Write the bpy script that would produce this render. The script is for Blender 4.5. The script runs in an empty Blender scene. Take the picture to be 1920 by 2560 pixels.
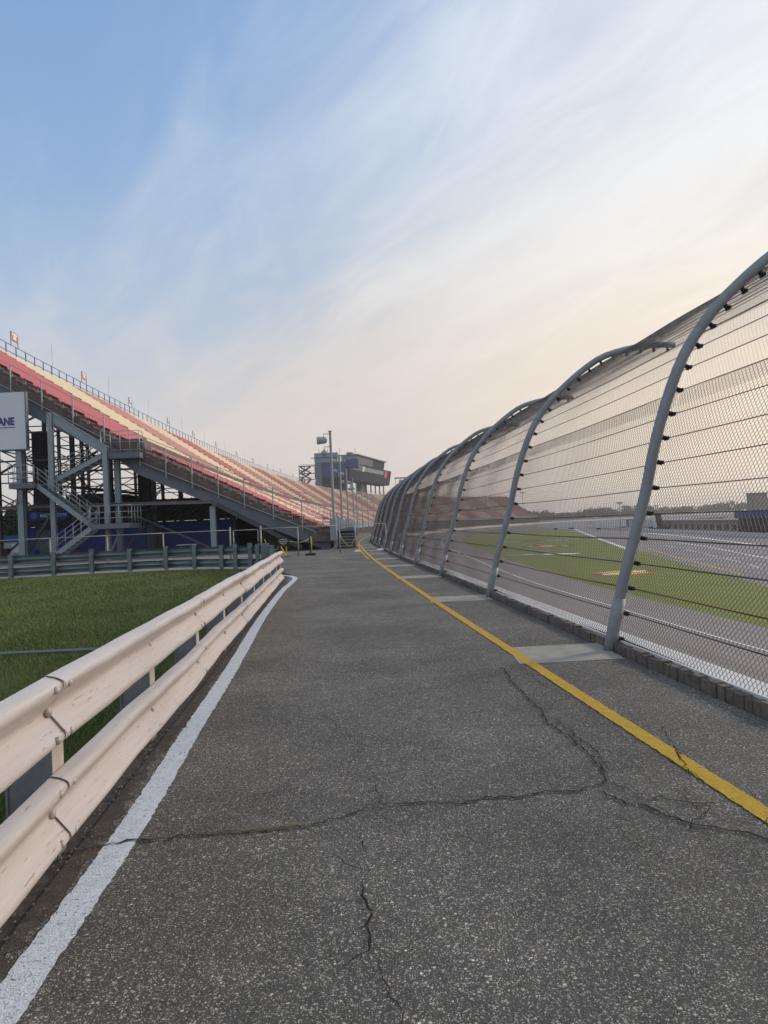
import bpy, math, random
import numpy as np
from mathutils import Vector, Matrix, Euler

random.seed(7); np.random.seed(7)
SC = bpy.context.scene
COL = SC.collection
R = math.radians

# ------------------------------------------------------------------ camera
CAM_H = 1.5
F_PX = 1850.0 / 1920.0
cam_d = bpy.data.cameras.new('camera')
cam_d.sensor_fit = 'HORIZONTAL'; cam_d.sensor_width = 36.0; cam_d.lens = 36.0 * F_PX
cam_d.clip_start = 0.05; cam_d.clip_end = 9000
cam = bpy.data.objects.new('camera', cam_d); COL.objects.link(cam)
ROLL = math.atan(.045); PITCH = math.atan(27 / 1850)
U0 = Vector((0, -math.sin(PITCH), math.cos(PITCH))); F0 = Vector((0, math.cos(PITCH), math.sin(PITCH)))
XR = Vector((1, 0, 0)) * math.cos(ROLL) - U0 * math.sin(ROLL)
XU = Vector((1, 0, 0)) * math.sin(ROLL) + U0 * math.cos(ROLL)
cam.matrix_world = Matrix((
    (XR.x, XU.x, -F0.x, 0), (XR.y, XU.y, -F0.y, 0), (XR.z, XU.z, -F0.z, CAM_H), (0, 0, 0, 1)))
SC.camera = cam
SC.render.resolution_x = 768; SC.render.resolution_y = 1024
SC.view_settings.view_transform = 'Standard'; SC.view_settings.look = 'None'
SC.view_settings.gamma = 1; SC.view_settings.use_curve_mapping = False
SC.view_settings.exposure = 0.06
SC.render.engine = 'CYCLES'
SC.cycles.use_denoising = True
SC.cycles.max_bounces = 6; SC.cycles.transparent_max_bounces = 16
SC.cycles.volume_bounces = 0

# ------------------------------------------------------------------ sun and sky
SUN_AZ = R(62)      # to the right of the view direction (+Y), clockwise
SUN_EL = R(24)
sd = Vector((math.sin(SUN_AZ) * math.cos(SUN_EL), math.cos(SUN_AZ) * math.cos(SUN_EL), math.sin(SUN_EL)))
sl = bpy.data.lights.new('sun', 'SUN'); sl.energy = 2.5; sl.angle = R(11); sl.color = (1.0, .86, .73)
so = bpy.data.objects.new('sun', sl); COL.objects.link(so)
so.rotation_euler = (-sd).to_track_quat('-Z', 'Y').to_euler(); so.location = (60, 40, 60)

W = bpy.data.worlds.new('World'); SC.world = W; W.use_nodes = True
nt = W.node_tree; nt.nodes.clear()
def N(t, **k):
    n = nt.nodes.new(t)
    for a, b in k.items(): setattr(n, a, b)
    return n
def L(a, b): nt.links.new(a, b)
def vmath(op, a, b=None):
    n = N('ShaderNodeVectorMath', operation=op)
    for i, v in enumerate((a, b)):
        if v is None: continue
        if isinstance(v, (tuple, Vector)): n.inputs[i].default_value = v
        else: L(v, n.inputs[i])
    return n.outputs['Value'] if op in ('DOT_PRODUCT', 'LENGTH') else n.outputs[0]
def fmath(op, a, b=None, c=None, clamp=False):
    n = N('ShaderNodeMath', operation=op, use_clamp=clamp)
    for i, v in enumerate((a, b, c)):
        if v is None: continue
        if isinstance(v, (int, float)): n.inputs[i].default_value = v
        else: L(v, n.inputs[i])
    return n.outputs[0]
def ramp(x, lo, hi, a=0.0, b=1.0):
    n = N('ShaderNodeMapRange', interpolation_type='SMOOTHSTEP')
    L(x, n.inputs[0])
    for i, v in enumerate((lo, hi, a, b)): n.inputs[i + 1].default_value = v
    return n.outputs[0]
def mixc(f, a, b):
    n = N('ShaderNodeMix', data_type='RGBA')
    for s, v in ((0, f), (6, a), (7, b)):
        if isinstance(v, (int, float)): n.inputs[s].default_value = v
        elif isinstance(v, tuple): n.inputs[s].default_value = v + (1,) if len(v) == 3 else v
        else: L(v, n.inputs[s])
    return n.outputs[2]
sky = N('ShaderNodeTexSky', sky_type='NISHITA', sun_disc=False)
sky.sun_elevation = SUN_EL; sky.sun_rotation = SUN_AZ
sky.altitude = 300; sky.air_density = 1.0; sky.dust_density = 1.5; sky.ozone_density = 2.5
geo = N('ShaderNodeTexCoord').outputs['Generated']
d = vmath('NORMALIZE', geo)
sep = N('ShaderNodeSeparateXYZ'); L(d, sep.inputs[0])
zc = fmath('MAXIMUM', sep.outputs[2], 0.0)
zz = fmath('ADD', zc, 0.16)
comb = N('ShaderNodeCombineXYZ')
L(fmath('DIVIDE', sep.outputs[0], zz), comb.inputs[0]); L(fmath('DIVIDE', sep.outputs[1], zz), comb.inputs[1])
mp = N('ShaderNodeMapping'); L(comb.outputs[0], mp.inputs[0])
mp.vector_type = 'TEXTURE'; mp.inputs['Rotation'].default_value = (0, 0, R(-54)); mp.inputs['Scale'].default_value = (2.2, .62, 1)
mp.inputs['Location'].default_value = (1.3, .4, 0)
n1 = N('ShaderNodeTexNoise'); L(mp.outputs[0], n1.inputs['Vector'])
n1.inputs['Scale'].default_value = 1.15; n1.inputs['Detail'].default_value = 6; n1.inputs['Roughness'].default_value = .52; n1.inputs['Distortion'].default_value = .5
mp2 = N('ShaderNodeMapping'); L(comb.outputs[0], mp2.inputs[0])
mp2.vector_type = 'TEXTURE'; mp2.inputs['Rotation'].default_value = (0, 0, R(-62)); mp2.inputs['Scale'].default_value = (1.5, .55, 1)
n2 = N('ShaderNodeTexNoise'); L(mp2.outputs[0], n2.inputs['Vector'])
n2.inputs['Scale'].default_value = 2.6; n2.inputs['Detail'].default_value = 10; n2.inputs['Roughness'].default_value = .62; n2.inputs['Distortion'].default_value = .7
# coverage grows from the clear upper left towards the lower right
BN = Vector((0.643, 0.403, -0.65)).normalized()
side = vmath('DOT_PRODUCT', d, tuple(BN))
nn = fmath('ADD', fmath('MULTIPLY', fmath('SUBTRACT', n1.outputs[0], .5), 1.0), fmath('MULTIPLY', fmath('SUBTRACT', n2.outputs[0], .5), .55))
cov = ramp(fmath('ADD', side, fmath('MULTIPLY', nn, .55)), -.26, .27)
glow = vmath('DOT_PRODUCT', d, tuple(sd))
g1 = ramp(glow, .38, .93)
skyb = vmath('MULTIPLY', sky.outputs[0], (.105, .105, .105))
blue = mixc(ramp(zc, .05, .62), (.50, .66, .81), (.27, .46, .79))
base = mixc(.72, skyb, blue)
cl_cool = mixc(g1, (.66, .73, .82), (.88, .90, .93))
cl0 = mixc(ramp(zc, .12, .50), mixc(g1, (.72, .67, .64), (1.10, .94, .73)), cl_cool)
cl = vmath('MULTIPLY', cl0, N('ShaderNodeCombineXYZ').outputs[0])
_m = cl.node; _c = _m.inputs[1].links[0].from_node
_b = ramp(fmath('MULTIPLY', fmath('ADD', n1.outputs[0], n2.outputs[0]), .5), .36, .64, .90, 1.02)
for _i in range(3): L(_b, _c.inputs[_i])
overhead = ramp(sep.outputs[2], .72, .95)
behind = ramp(sep.outputs[1], .25, -.25)
cov2 = fmath('MULTIPLY', fmath('MAXIMUM', cov, fmath('MULTIPLY', fmath('MAXIMUM', overhead, behind), .75)), .93)  # unseen cloud added overhead and behind to make the ambient light less blue
tot = mixc(cov2, base, cl)
haz = ramp(zc, .34, .0)
tot2 = mixc(fmath('MULTIPLY', haz, .72), tot, mixc(g1, (.72, .64, .595), (1.08, .88, .69)))
bg = N('ShaderNodeBackground'); bg.inputs[1].default_value = 1.0
L(tot2, bg.inputs[0])
L(bg.outputs[0], N('ShaderNodeOutputWorld').inputs[0])

# ------------------------------------------------------------------ materials
def mat(name, col, rough=.7, metal=0.0, var=.0, vscale=3.0, bump=0.0, bscale=40.0, stain=None, stain_amt=.4, stain_scale=1.2, spec=.4, stretch=None, scratch=None):
    m = bpy.data.materials.new(name); m.use_nodes = True
    t = m.node_tree; b = t.nodes['Principled BSDF']
    b.inputs['Roughness'].default_value = rough; b.inputs['Metallic'].default_value = metal
    b.inputs['Specular IOR Level'].default_value = spec
    b.inputs['Base Color'].default_value = tuple(col) + (1,)
    tc = t.nodes.new('ShaderNodeTexCoord'); src = tc.outputs['Object']
    if stretch:
        mpn = t.nodes.new('ShaderNodeMapping'); mpn.inputs['Scale'].default_value = stretch
        t.links.new(src, mpn.inputs[0]); src = mpn.outputs[0]
    cur = None
    if var > 0:
        n = t.nodes.new('ShaderNodeTexNoise'); n.inputs['Scale'].default_value = vscale; n.inputs['Detail'].default_value = 6
        n.inputs['Roughness'].default_value = .65
        t.links.new(src, n.inputs['Vector'])
        r_ = t.nodes.new('ShaderNodeMapRange'); r_.inputs[1].default_value = .25; r_.inputs[2].default_value = .75
        r_.inputs[3].default_value = 1 - var; r_.inputs[4].default_value = 1 + var
        t.links.new(n.outputs[0], r_.inputs[0])
        v = t.nodes.new('ShaderNodeVectorMath'); v.operation = 'SCALE'; v.inputs[0].default_value = col
        t.links.new(r_.outputs[0], v.inputs['Scale']); cur = v.outputs[0]
    if stain:
        n = t.nodes.new('ShaderNodeTexNoise'); n.inputs['Scale'].default_value = stain_scale; n.inputs['Detail'].default_value = 7
        n.inputs['Roughness'].default_value = .7
        t.links.new(src, n.inputs['Vector'])
        r_ = t.nodes.new('ShaderNodeMapRange'); r_.inputs[1].default_value = .5; r_.inputs[2].default_value = .68
        r_.inputs[3].default_value = 0; r_.inputs[4].default_value = stain_amt
        t.links.new(n.outputs[0], r_.inputs[0])
        mx = t.nodes.new('ShaderNodeMix'); mx.data_type = 'RGBA'
        t.links.new(r_.outputs[0], mx.inputs[0])
        if cur is not None: t.links.new(cur, mx.inputs[6])
        else: mx.inputs[6].default_value = tuple(col) + (1,)
        mx.inputs[7].default_value = tuple(stain) + (1,); cur = mx.outputs[2]
    if scratch:
        mpn2 = t.nodes.new('ShaderNodeMapping'); mpn2.inputs['Scale'].default_value = (20, 4, 60); t.links.new(tc.outputs['Object'], mpn2.inputs[0])
        n = t.nodes.new('ShaderNodeTexNoise'); n.inputs['Scale'].default_value = 1.6; n.inputs['Detail'].default_value = 4; t.links.new(mpn2.outputs[0], n.inputs['Vector'])
        r_ = t.nodes.new('ShaderNodeMapRange'); r_.inputs[1].default_value = .655; r_.inputs[2].default_value = .69; r_.inputs[4].default_value = .75
        t.links.new(n.outputs[0], r_.inputs[0]); mx = t.nodes.new('ShaderNodeMix'); mx.data_type = 'RGBA'; t.links.new(r_.outputs[0], mx.inputs[0]); t.links.new(cur, mx.inputs[6]); mx.inputs[7].default_value = scratch + (1,); cur = mx.outputs[2]
    if cur is not None: t.links.new(cur, b.inputs['Base Color'])
    if bump > 0:
        n = t.nodes.new('ShaderNodeTexNoise'); n.inputs['Scale'].default_value = bscale; n.inputs['Detail'].default_value = 5
        t.links.new(src, n.inputs['Vector'])
        bp = t.nodes.new('ShaderNodeBump'); bp.inputs['Strength'].default_value = bump; bp.inputs['Distance'].default_value = .01
        t.links.new(n.outputs[0], bp.inputs['Height']); t.links.new(bp.outputs[0], b.inputs['Normal'])
    return m

def asphalt_nodes(m, dark=(.034, .032, .029), mid=(.128, .118, .102), light=(.78, .73, .63), scale=1.0, patch=.24):
    """Coarse worn asphalt: pale stones of several sizes in a dark binder. Returns colour socket."""
    t = m.node_tree; tc = t.nodes.new('ShaderNodeTexCoord'); src = tc.outputs['Object']
    def nz(s, det=4, rough=.6, vec=src):
        n = t.nodes.new('ShaderNodeTexNoise'); n.inputs['Scale'].default_value = s; n.inputs['Detail'].default_value = det
        n.inputs['Roughness'].default_value = rough; t.links.new(vec, n.inputs['Vector']); return n
    def mr(x, a, b_, c, d_):
        n = t.nodes.new('ShaderNodeMapRange'); t.links.new(x, n.inputs[0])
        for i, v in enumerate((a, b_, c, d_)): n.inputs[i + 1].default_value = v
        return n.outputs[0]
    def mx(f, a, b_, blend='MIX'):
        n = t.nodes.new('ShaderNodeMix'); n.data_type = 'RGBA'; n.blend_type = blend
        for s, v in ((0, f), (6, a), (7, b_)):
            if isinstance(v, (int, float)): n.inputs[s].default_value = v
            elif isinstance(v, tuple): n.inputs[s].default_value = v + (1,)
            else: t.links.new(v, n.inputs[s])
        return n.outputs[2]
    wob = t.nodes.new('ShaderNodeVectorMath'); wob.operation = 'ADD'
    wn = nz(60 * scale, 2)
    sc_ = t.nodes.new('ShaderNodeVectorMath'); sc_.operation = 'SCALE'; sc_.inputs['Scale'].default_value = .012 / scale
    t.links.new(wn.outputs['Color'], sc_.inputs[0]); t.links.new(src, wob.inputs[0]); t.links.new(sc_.outputs[0], wob.inputs[1])
    cols = []; hts = []
    base = mx(mr(nz(330 * scale, 3).outputs[0], .3, .7, 0, 1), dark, mid)
    cur = base; hsum = None
    for s, thr, keep in ((125, .58, .46), (66, .50, .25), (215, .55, .52)):
        v = t.nodes.new('ShaderNodeTexVoronoi'); v.inputs['Scale'].default_value = s * scale
        t.links.new(wob.outputs[0], v.inputs['Vector'])
        sp = t.nodes.new('ShaderNodeSeparateColor'); t.links.new(v.outputs['Color'], sp.inputs[0])
        on = mr(sp.outputs[0], 1 - keep, 1 - keep + .02, 0, 1)
        sh = mr(v.outputs['Distance'], thr * .55, thr, 1, 0)
        f = t.nodes.new('ShaderNodeMath'); f.operation = 'MULTIPLY'; t.links.new(on, f.inputs[0]); t.links.new(sh, f.inputs[1])
        bright = t.nodes.new('ShaderNodeMath'); bright.operation = 'POWER'; t.links.new(sp.outputs[1], bright.inputs[0]); bright.inputs[1].default_value = 2.0
        stone = mx(bright.outputs[0], (dark[0] * 1.4, dark[1] * 1.4, dark[2] * 1.4), light)
        stone = mx(mr(sp.outputs[2], .0, 1, 0, .22), stone, (.16, .12, .085))
        cur = mx(f.outputs[0], cur, stone)
        if hsum is None: hsum = f.outputs[0]
        else:
            a_ = t.nodes.new('ShaderNodeMath'); a_.operation = 'ADD'; t.links.new(hsum, a_.inputs[0]); t.links.new(f.outputs[0], a_.inputs[1]); hsum = a_.outputs[0]
    pt = mr(nz(.55, 6, .65).outputs[0], .37, .63, 1 - patch, 1 + patch)
    pt2 = mr(nz(7, 4, .7).outputs[0], .3, .7, .86, 1.14)
    m1 = t.nodes.new('ShaderNodeMath'); m1.operation = 'MULTIPLY'; t.links.new(pt, m1.inputs[0]); t.links.new(pt2, m1.inputs[1])
    sv = t.nodes.new('ShaderNodeVectorMath'); sv.operation = 'SCALE'; t.links.new(cur, sv.inputs[0]); t.links.new(m1.outputs[0], sv.inputs['Scale'])
    b = t.nodes['Principled BSDF']
    bp = t.nodes.new('ShaderNodeBump'); bp.inputs['Strength'].default_value = .75; bp.inputs['Distance'].default_value = .004
    t.links.new(hsum, bp.inputs['Height']); t.links.new(bp.outputs[0], b.inputs['Normal'])
    b.inputs['Roughness'].default_value = .82; b.inputs['Specular IOR Level'].default_value = .3
    return sv.outputs[0], src, nz, mr, mx

def asphalt(name, **k):
    m = bpy.data.materials.new(name); m.use_nodes = True
    c = asphalt_nodes(m, **k)[0]
    m.node_tree.links.new(c, m.node_tree.nodes['Principled BSDF'].inputs['Base Color']); return m

def worn_paint(name, col, wear=.3, **k):
    m = bpy.data.materials.new(name); m.use_nodes = True
    c, src, nz, mr, mx = asphalt_nodes(m, **k)
    t = m.node_tree
    mpn = t.nodes.new('ShaderNodeMapping'); mpn.inputs['Scale'].default_value = (26, 60, 1)
    t.links.new(src, mpn.inputs[0])
    a = nz(1.0, 7, .75, mpn.outputs[0])
    hole = mr(a.outputs[0], .5 + (.5 - wear) * .42, .57 + (.5 - wear) * .42, 0, 1)
    tone = mx(mr(nz(12, 5, .7).outputs[0], .3, .7, 0, 1), tuple(x * .80 for x in col), col)
    fin = mx(hole, tone, c)
    t.links.new(fin, t.nodes['Principled BSDF'].inputs['Base Color']); return m

M = dict(
    asphalt=asphalt('walkway_asphalt'),
    white_line=worn_paint('worn_white_paint', (.74, .78, .84), .36),
    yellow_line=worn_paint('worn_yellow_paint', (.66, .40, .035), .36),
    plaza=mat('pale_pavement', (.20, .19, .175), .9, var=.16, vscale=.5, bump=.3, bscale=60, stain=(.09, .085, .08), stain_amt=.5, stain_scale=.35),
    slab=mat('slab_concrete', (.32, .30, .255), .9, var=.14, vscale=4, bump=.4, bscale=90, stain=(.15, .14, .12), stain_amt=.5, stain_scale=3),
    crack=mat('crack_shadow_soil', (.012, .011, .010), 1.0),
    dirt=mat('gravel_dirt', (.075, .058, .045), 1.0, var=.5, vscale=9, bump=1.0, bscale=120, stain=(.16, .13, .10), stain_amt=.6, stain_scale=14),
    turf=mat('turf_soil', (.05, .080, .020), 1.0, var=.35, vscale=1.3, bump=.8, bscale=60, stain=(.055, .075, .02), stain_amt=.5, stain_scale=.5),
    kerb=mat('weathered_kerb_concrete', (.17, .14, .11), .95, var=.35, vscale=9, bump=.8, bscale=50, stain=(.05, .04, .035), stain_amt=.6, stain_scale=6),
    white_wall=mat('white_painted_concrete', (.64, .64, .63), .6, var=.08, vscale=3, stain=(.45, .43, .42), stain_amt=.4, stain_scale=2),
    rail=mat('pale_painted_rail', (.56, .505, .475), .42, .0, var=.10, vscale=5, bump=.14, bscale=40, stain=(.46, .35, .28), stain_amt=.45, stain_scale=2.2, stretch=(3, .35, 11), scratch=(.27, .21, .17)),
    rail_post=mat('galvanised_rail_post', (.20, .21, .225), .6, .2, var=.2, vscale=9, stain=(.30, .28, .26), stain_amt=.5, stain_scale=7),
    rail_post_sunlit=mat('sunlit_rail_post_face', (.50, .44, .39), .6, var=.1, vscale=6),
    bolt=mat('bolt_steel', (.50, .44, .40), .45, .1, var=.2, vscale=30),
    seam=mat('seam_shadow', (.07, .055, .048), .9),
    galv=mat('blue_grey_galvanised_steel', (.25, .27, .285), .6, .25, var=.24, vscale=6, stain=(.16, .17, .18), stain_amt=.45, stain_scale=3, bump=.05, bscale=60),
    galv_rail=mat('weathered_galvanised_beam', (.17, .215, .23), .5, .35, var=.3, vscale=2, stain=(.085, .10, .11), stain_amt=.6, stain_scale=1.2, stretch=(.6, .6, 4)),
    wire=mat('chain_link_wire', (.085, .074, .075), .6, .4),
    cable=mat('dark_steel_cable', (.085, .080, .088), .6, .5, var=.3, vscale=20),
    cable_rust=mat('rusty_cable', (.16, .055, .022), .8, .1, var=.3, vscale=20),
    cable_green=mat('greenish_cable', (.06, .08, .075), .6, .4),
    clamp=mat('black_cable_clamp', (.028, .030, .038), .6, .3),
    track=mat('race_track_asphalt', (.19, .165, .165), .9, var=.10, vscale=.25, bump=.2, bscale=30, stain=(.115, .10, .10), stain_amt=.85, stain_scale=.35, stretch=(1, .06, 1)),
    pit=mat('pit_road_asphalt', (.21, .195, .20), .9, var=.12, vscale=.1, stain=(.12, .11, .115), stain_amt=.6, stain_scale=.06),
    infield=mat('infield_ground', (.13, .125, .115), .95, var=.2, vscale=.05, stain=(.06, .085, .03), stain_amt=.7, stain_scale=.02),
    ingrass=mat('bright_infield_grass', (.13, .16, .012), .95, var=.16, vscale=.35, bump=.6, bscale=8, stain=(.085, .125, .008), stain_amt=.6, stain_scale=.1),
    paint_w=mat('white_marking_paint', (.74, .75, .76), .7, var=.06, vscale=1),
    paint_y=mat('yellow_turf_paint', (.70, .47, .03), .8, var=.1, vscale=2),
    paint_r=mat('red_turf_paint', (.55, .06, .03), .8, var=.1, vscale=2),
    paint_k=mat('black_turf_paint', (.02, .02, .02), .8),
    paint_t=mat('teal_turf_paint', (.08, .25, .33), .8, var=.1, vscale=2),
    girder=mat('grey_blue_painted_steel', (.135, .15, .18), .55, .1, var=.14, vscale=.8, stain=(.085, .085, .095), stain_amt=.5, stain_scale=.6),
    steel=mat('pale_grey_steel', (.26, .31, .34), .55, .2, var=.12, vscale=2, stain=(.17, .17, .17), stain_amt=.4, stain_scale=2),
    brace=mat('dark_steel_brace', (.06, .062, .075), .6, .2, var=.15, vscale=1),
    deck=mat('stained_stand_concrete', (.135, .100, .088), .95, var=.25, vscale=.9, stain=(.05, .042, .036), stain_amt=.6, stain_scale=.8, bump=.2, bscale=8),
    seat_r=mat('faded_red_bench', (.42, .115, .14), .6, var=.10, vscale=.5),
    seat_p=mat('faded_pink_bench', (.45, .21, .215), .6, var=.10, vscale=.5),
    seat_y=mat('pale_yellow_bench', (.62, .54, .38), .6, var=.08, vscale=.5),
    railing=mat('galvanised_handrail', (.30, .33, .35), .5, .4, var=.1, vscale=3),
    railing_d=mat('dark_top_railing', (.11, .13, .17), .6, .3),
    panel=mat('blue_grey_corrugated_panel', (.27, .31, .36), .6, .1, var=.12, vscale=1.2, stain=(.19, .20, .22), stain_amt=.5),
    blue=mat('dark_blue_painted_wall', (.012, .045, .26), .7, var=.2, vscale=.7),
    blue2=mat('bright_blue_panel', (.015, .085, .27), .6, var=.1, vscale=.5),
    bluegrey=mat('dusty_blue_cladding', (.025, .055, .17), .6, var=.08, vscale=.3),
    ltblue=mat('pale_blue_grey_cladding', (.16, .23, .32), .6, var=.06, vscale=.3),
    roof=mat('dark_ribbed_roof', (.028, .024, .026), .9, var=.3, vscale=2),
    roof_rib=mat('brown_roof_rib', (.085, .060, .055), .9),
    door=mat('grey_green_door', (.085, .125, .13), .7, var=.08, vscale=2),
    teal=mat('teal_plastic', (.01, .09, .12), .5),
    darkwall=mat('dark_red_brown_wall', (.040, .026, .022), .95, var=.3, vscale=3),
    black=mat('black_matte_board', (.015, .016, .02), .6),
    white=mat('white_board', (.62, .66, .72), .6, var=.04, vscale=1),
    violet=mat('dark_violet_lettering', (.07, .045, .22), .6),
    lettering=mat('white_lettering', (.55, .58, .62), .6),
    yel=mat('bright_yellow_plastic', (.62, .43, .05), .5),
    chain=mat('faded_yellow_chain', (.52, .44, .12), .6),
    rubber=mat('black_rubber', (.02, .02, .02), .8),
    glass=mat('dark_suite_glass', (.05, .055, .06), .35, .0, var=.2, vscale=.3, spec=.6),
    curtain=mat('pale_window_blind', (.16, .165, .165), .7, var=.1, vscale=.4),
    screen=mat('unlit_dark_screen', (.018, .024, .036), .85, var=.12, vscale=.3, spec=.08),
    redlogo=mat('red_logo', (.55, .07, .05), .6),
    tan=mat('tan_block_wall', (.30, .26, .23), .9, var=.08, vscale=.3),
    greywall=mat('pale_garage_wall', (.40, .42, .44), .8, var=.08, vscale=.3),
    trunk=mat('bark', (.07, .05, .035), 1.0, var=.2, vscale=4),
    litter=mat('white_cloth_scrap', (.75, .76, .78), .8),
    rag_wood=mat('grey_table_plank', (.32, .32, .30), .8),
    sand=mat('dry_grass_clump', (.22, .20, .12), .9),
    lamp=mat('pale_grey_lamp_housing', (.33, .37, .38), .5, .2, var=.08, vscale=3),
)

def leaf_mat(name, c1, c2, patch=0):
    m = bpy.data.materials.new(name); m.use_nodes = True; t = m.node_tree; b = t.nodes['Principled BSDF']
    g = t.nodes.new('ShaderNodeNewGeometry'); mx = t.nodes.new('ShaderNodeMix'); mx.data_type = 'RGBA'
    t.links.new(g.outputs['Random Per Island'], mx.inputs[0])
    mx.inputs[6].default_value = c1 + (1,); mx.inputs[7].default_value = c2 + (1,)
    t.links.new(mx.outputs[2], b.inputs['Base Color']); b.inputs['Roughness'].default_value = .8
    b.inputs['Specular IOR Level'].default_value = .2
    if patch:
        tc = t.nodes.new('ShaderNodeTexCoord'); n = t.nodes.new('ShaderNodeTexNoise'); n.inputs['Scale'].default_value = patch; n.inputs['Detail'].default_value = 5
        mpn = t.nodes.new('ShaderNodeMapping'); mpn.inputs['Scale'].default_value = (1, .55, 1); t.links.new(tc.outputs['Object'], mpn.inputs[0]); t.links.new(mpn.outputs[0], n.inputs['Vector'])
        r_ = t.nodes.new('ShaderNodeMapRange'); r_.inputs[1].default_value = .35; r_.inputs[2].default_value = .68
        t.links.new(n.outputs[0], r_.inputs[0]); m2 = t.nodes.new('ShaderNodeMix'); m2.data_type = 'RGBA'; t.links.new(r_.outputs[0], m2.inputs[0])
        t.links.new(mx.outputs[2], m2.inputs[6]); m2.inputs[7].default_value = (.23, .23, .085, 1); 
        m3 = t.nodes.new('ShaderNodeMix'); m3.data_type = 'RGBA'; m3.inputs[0].default_value = .6; t.links.new(mx.outputs[2], m3.inputs[6]); t.links.new(m2.outputs[2], m3.inputs[7]); t.links.new(m3.outputs[2], b.inputs['Base Color'])
    return m
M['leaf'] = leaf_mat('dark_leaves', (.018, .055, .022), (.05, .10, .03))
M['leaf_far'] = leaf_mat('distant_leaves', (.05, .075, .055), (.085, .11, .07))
M['blade'] = leaf_mat('grass_blades', (.042, .082, .016), (.15, .18, .048), .7)

# ------------------------------------------------------------------ mesh helpers
class MB:
    def __init__(s): s.v = []; s.f = []; s.m = []
    def add(s, vs, fs, mi=0):
        b = len(s.v); s.v.extend([tuple(x) for x in vs]); s.f.extend([tuple(b + i for i in f) for f in fs]); s.m.extend([mi] * len(fs)); return s
    def hexa(s, p, mi=0):   # p: 8 corners, bottom 0-3 ccw, top 4-7
        return s.add(p, [(3, 2, 1, 0), (4, 5, 6, 7), (0, 1, 5, 4), (1, 2, 6, 5), (2, 3, 7, 6), (3, 0, 4, 7)], mi)
    def box(s, x0, x1, y0, y1, z0, z1, mi=0):
        return s.hexa([(x0, y0, z0), (x1, y0, z0), (x1, y1, z0), (x0, y1, z0), (x0, y0, z1), (x1, y0, z1), (x1, y1, z1), (x0, y1, z1)], mi)
    def beam(s, p, q, w, h, mi=0, up=(0, 0, 1)):
        p = Vector(p); q = Vector(q); d = (q - p).normalized(); up = Vector(up)
        sd_ = d.cross(up)
        if sd_.length < 1e-4: sd_ = d.cross(Vector((0, 1, 0)))
        sd_.normalize(); u = sd_.cross(d).normalized()
        a = sd_ * w / 2; b = u * h / 2
        return s.hexa([p - a - b, p + a - b, q + a - b, q - a - b, p - a + b, p + a + b, q + a + b, q - a + b], mi)
    def ibeam(s, p, q, w, h, t=.03, mi=0, up=(0, 0, 1)):
        p = Vector(p); q = Vector(q); d = (q - p).normalized(); up = Vector(up)
        sd_ = d.cross(up)
        if sd_.length < 1e-4: sd_ = d.cross(Vector((0, 1, 0)))
        sd_.normalize(); u = sd_.cross(d).normalized()
        o = u * (h / 2 - t / 2)
        s.beam(p + o, q + o, w, t, mi, up); s.beam(p - o, q - o, w, t, mi, up); s.beam(p, q, t, h - 2 * t - .002, mi, up)
        return s
    def tube(s, pts, r, n=8, mi=0, cap=True):
        pts = [Vector(p) for p in pts]; rs = r if isinstance(r, (list, tuple)) else [r] * len(pts)
        base = len(s.v); prev = None
        for i, p in enumerate(pts):
            t = (pts[min(i + 1, len(pts) - 1)] - pts[max(i - 1, 0)]).normalized()
            if prev is None:
                a = t.cross(Vector((0, 0, 1)))
                if a.length < 1e-3: a = t.cross(Vector((0, 1, 0)))
            else: a = prev - t * prev.dot(t)
            a.normalize(); b = t.cross(a); prev = a
            for k in range(n):
                an = 2 * math.pi * k / n
                s.v.append(tuple(p + (a * math.cos(an) + b * math.sin(an)) * rs[i]))
        for i in range(len(pts) - 1):
            for k in range(n):
                k2 = (k + 1) % n
                s.f.append((base + i * n + k, base + i * n + k2, base + (i + 1) * n + k2, base + (i + 1) * n + k)); s.m.append(mi)
        if cap:
            s.f.append(tuple(base + k for k in range(n))[::-1]); s.m.append(mi)
            s.f.append(tuple(base + (len(pts) - 1) * n + k for k in range(n))); s.m.append(mi)
        return s
    def poly(s, pts, z, mi=0):
        return s.add([(x, y, z) for x, y in pts], [tuple(range(len(pts)))], mi)
    def build(s, name, mats, parent=None, smooth=False, loc=None, bevel=0):
        me = bpy.data.meshes.new(name)
        off = Vector((0, 0, 0))
        if parent is not None and loc is None: off = Vector(parent.get('_w', parent.location))
        if loc is not None: off = Vector(loc)
        vs = [(a - off.x, b - off.y, c - off.z) for a, b, c in s.v] if off.length > 0 else s.v
        me.from_pydata(vs, [], s.f)
        if not isinstance(mats, (list, tuple)): mats = [mats]
        for m_ in mats: me.materials.append(m_)
        if len(mats) > 1: me.polygons.foreach_set('material_index', s.m)
        if smooth: me.polygons.foreach_set('use_smooth', [True] * len(s.f))
        me.update()
        o = bpy.data.objects.new(name, me); COL.objects.link(o)
        if parent is not None:
            o.parent = parent
            if loc is not None: o.location = Vector(loc) - Vector(parent.get('_w', parent.location))
        elif loc is not None: o.location = loc
        if bevel:
            b = o.modifiers.new('bevel', 'BEVEL'); b.width = bevel; b.segments = 2; b.limit_method = 'ANGLE'
        return o
def sub(o, parent):
    """a mesh built in world coordinates becomes a sub-part of a mesh part at the thing's base"""
    return o
def tag(o, label=None, cat=None, group=None, kind=None):
    if label: o['label'] = label
    if cat: o['category'] = cat
    if group: o['group'] = group
    if kind: o['kind'] = kind
    return o
def thing(name, label, cat, loc=(0, 0, 0), group=None, rz=0):
    o = bpy.data.objects.new(name, None); COL.objects.link(o); o.location = loc; o.rotation_euler = (0, 0, rz)
    o.empty_display_size = .2
    return tag(o, label, cat, group)
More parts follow.
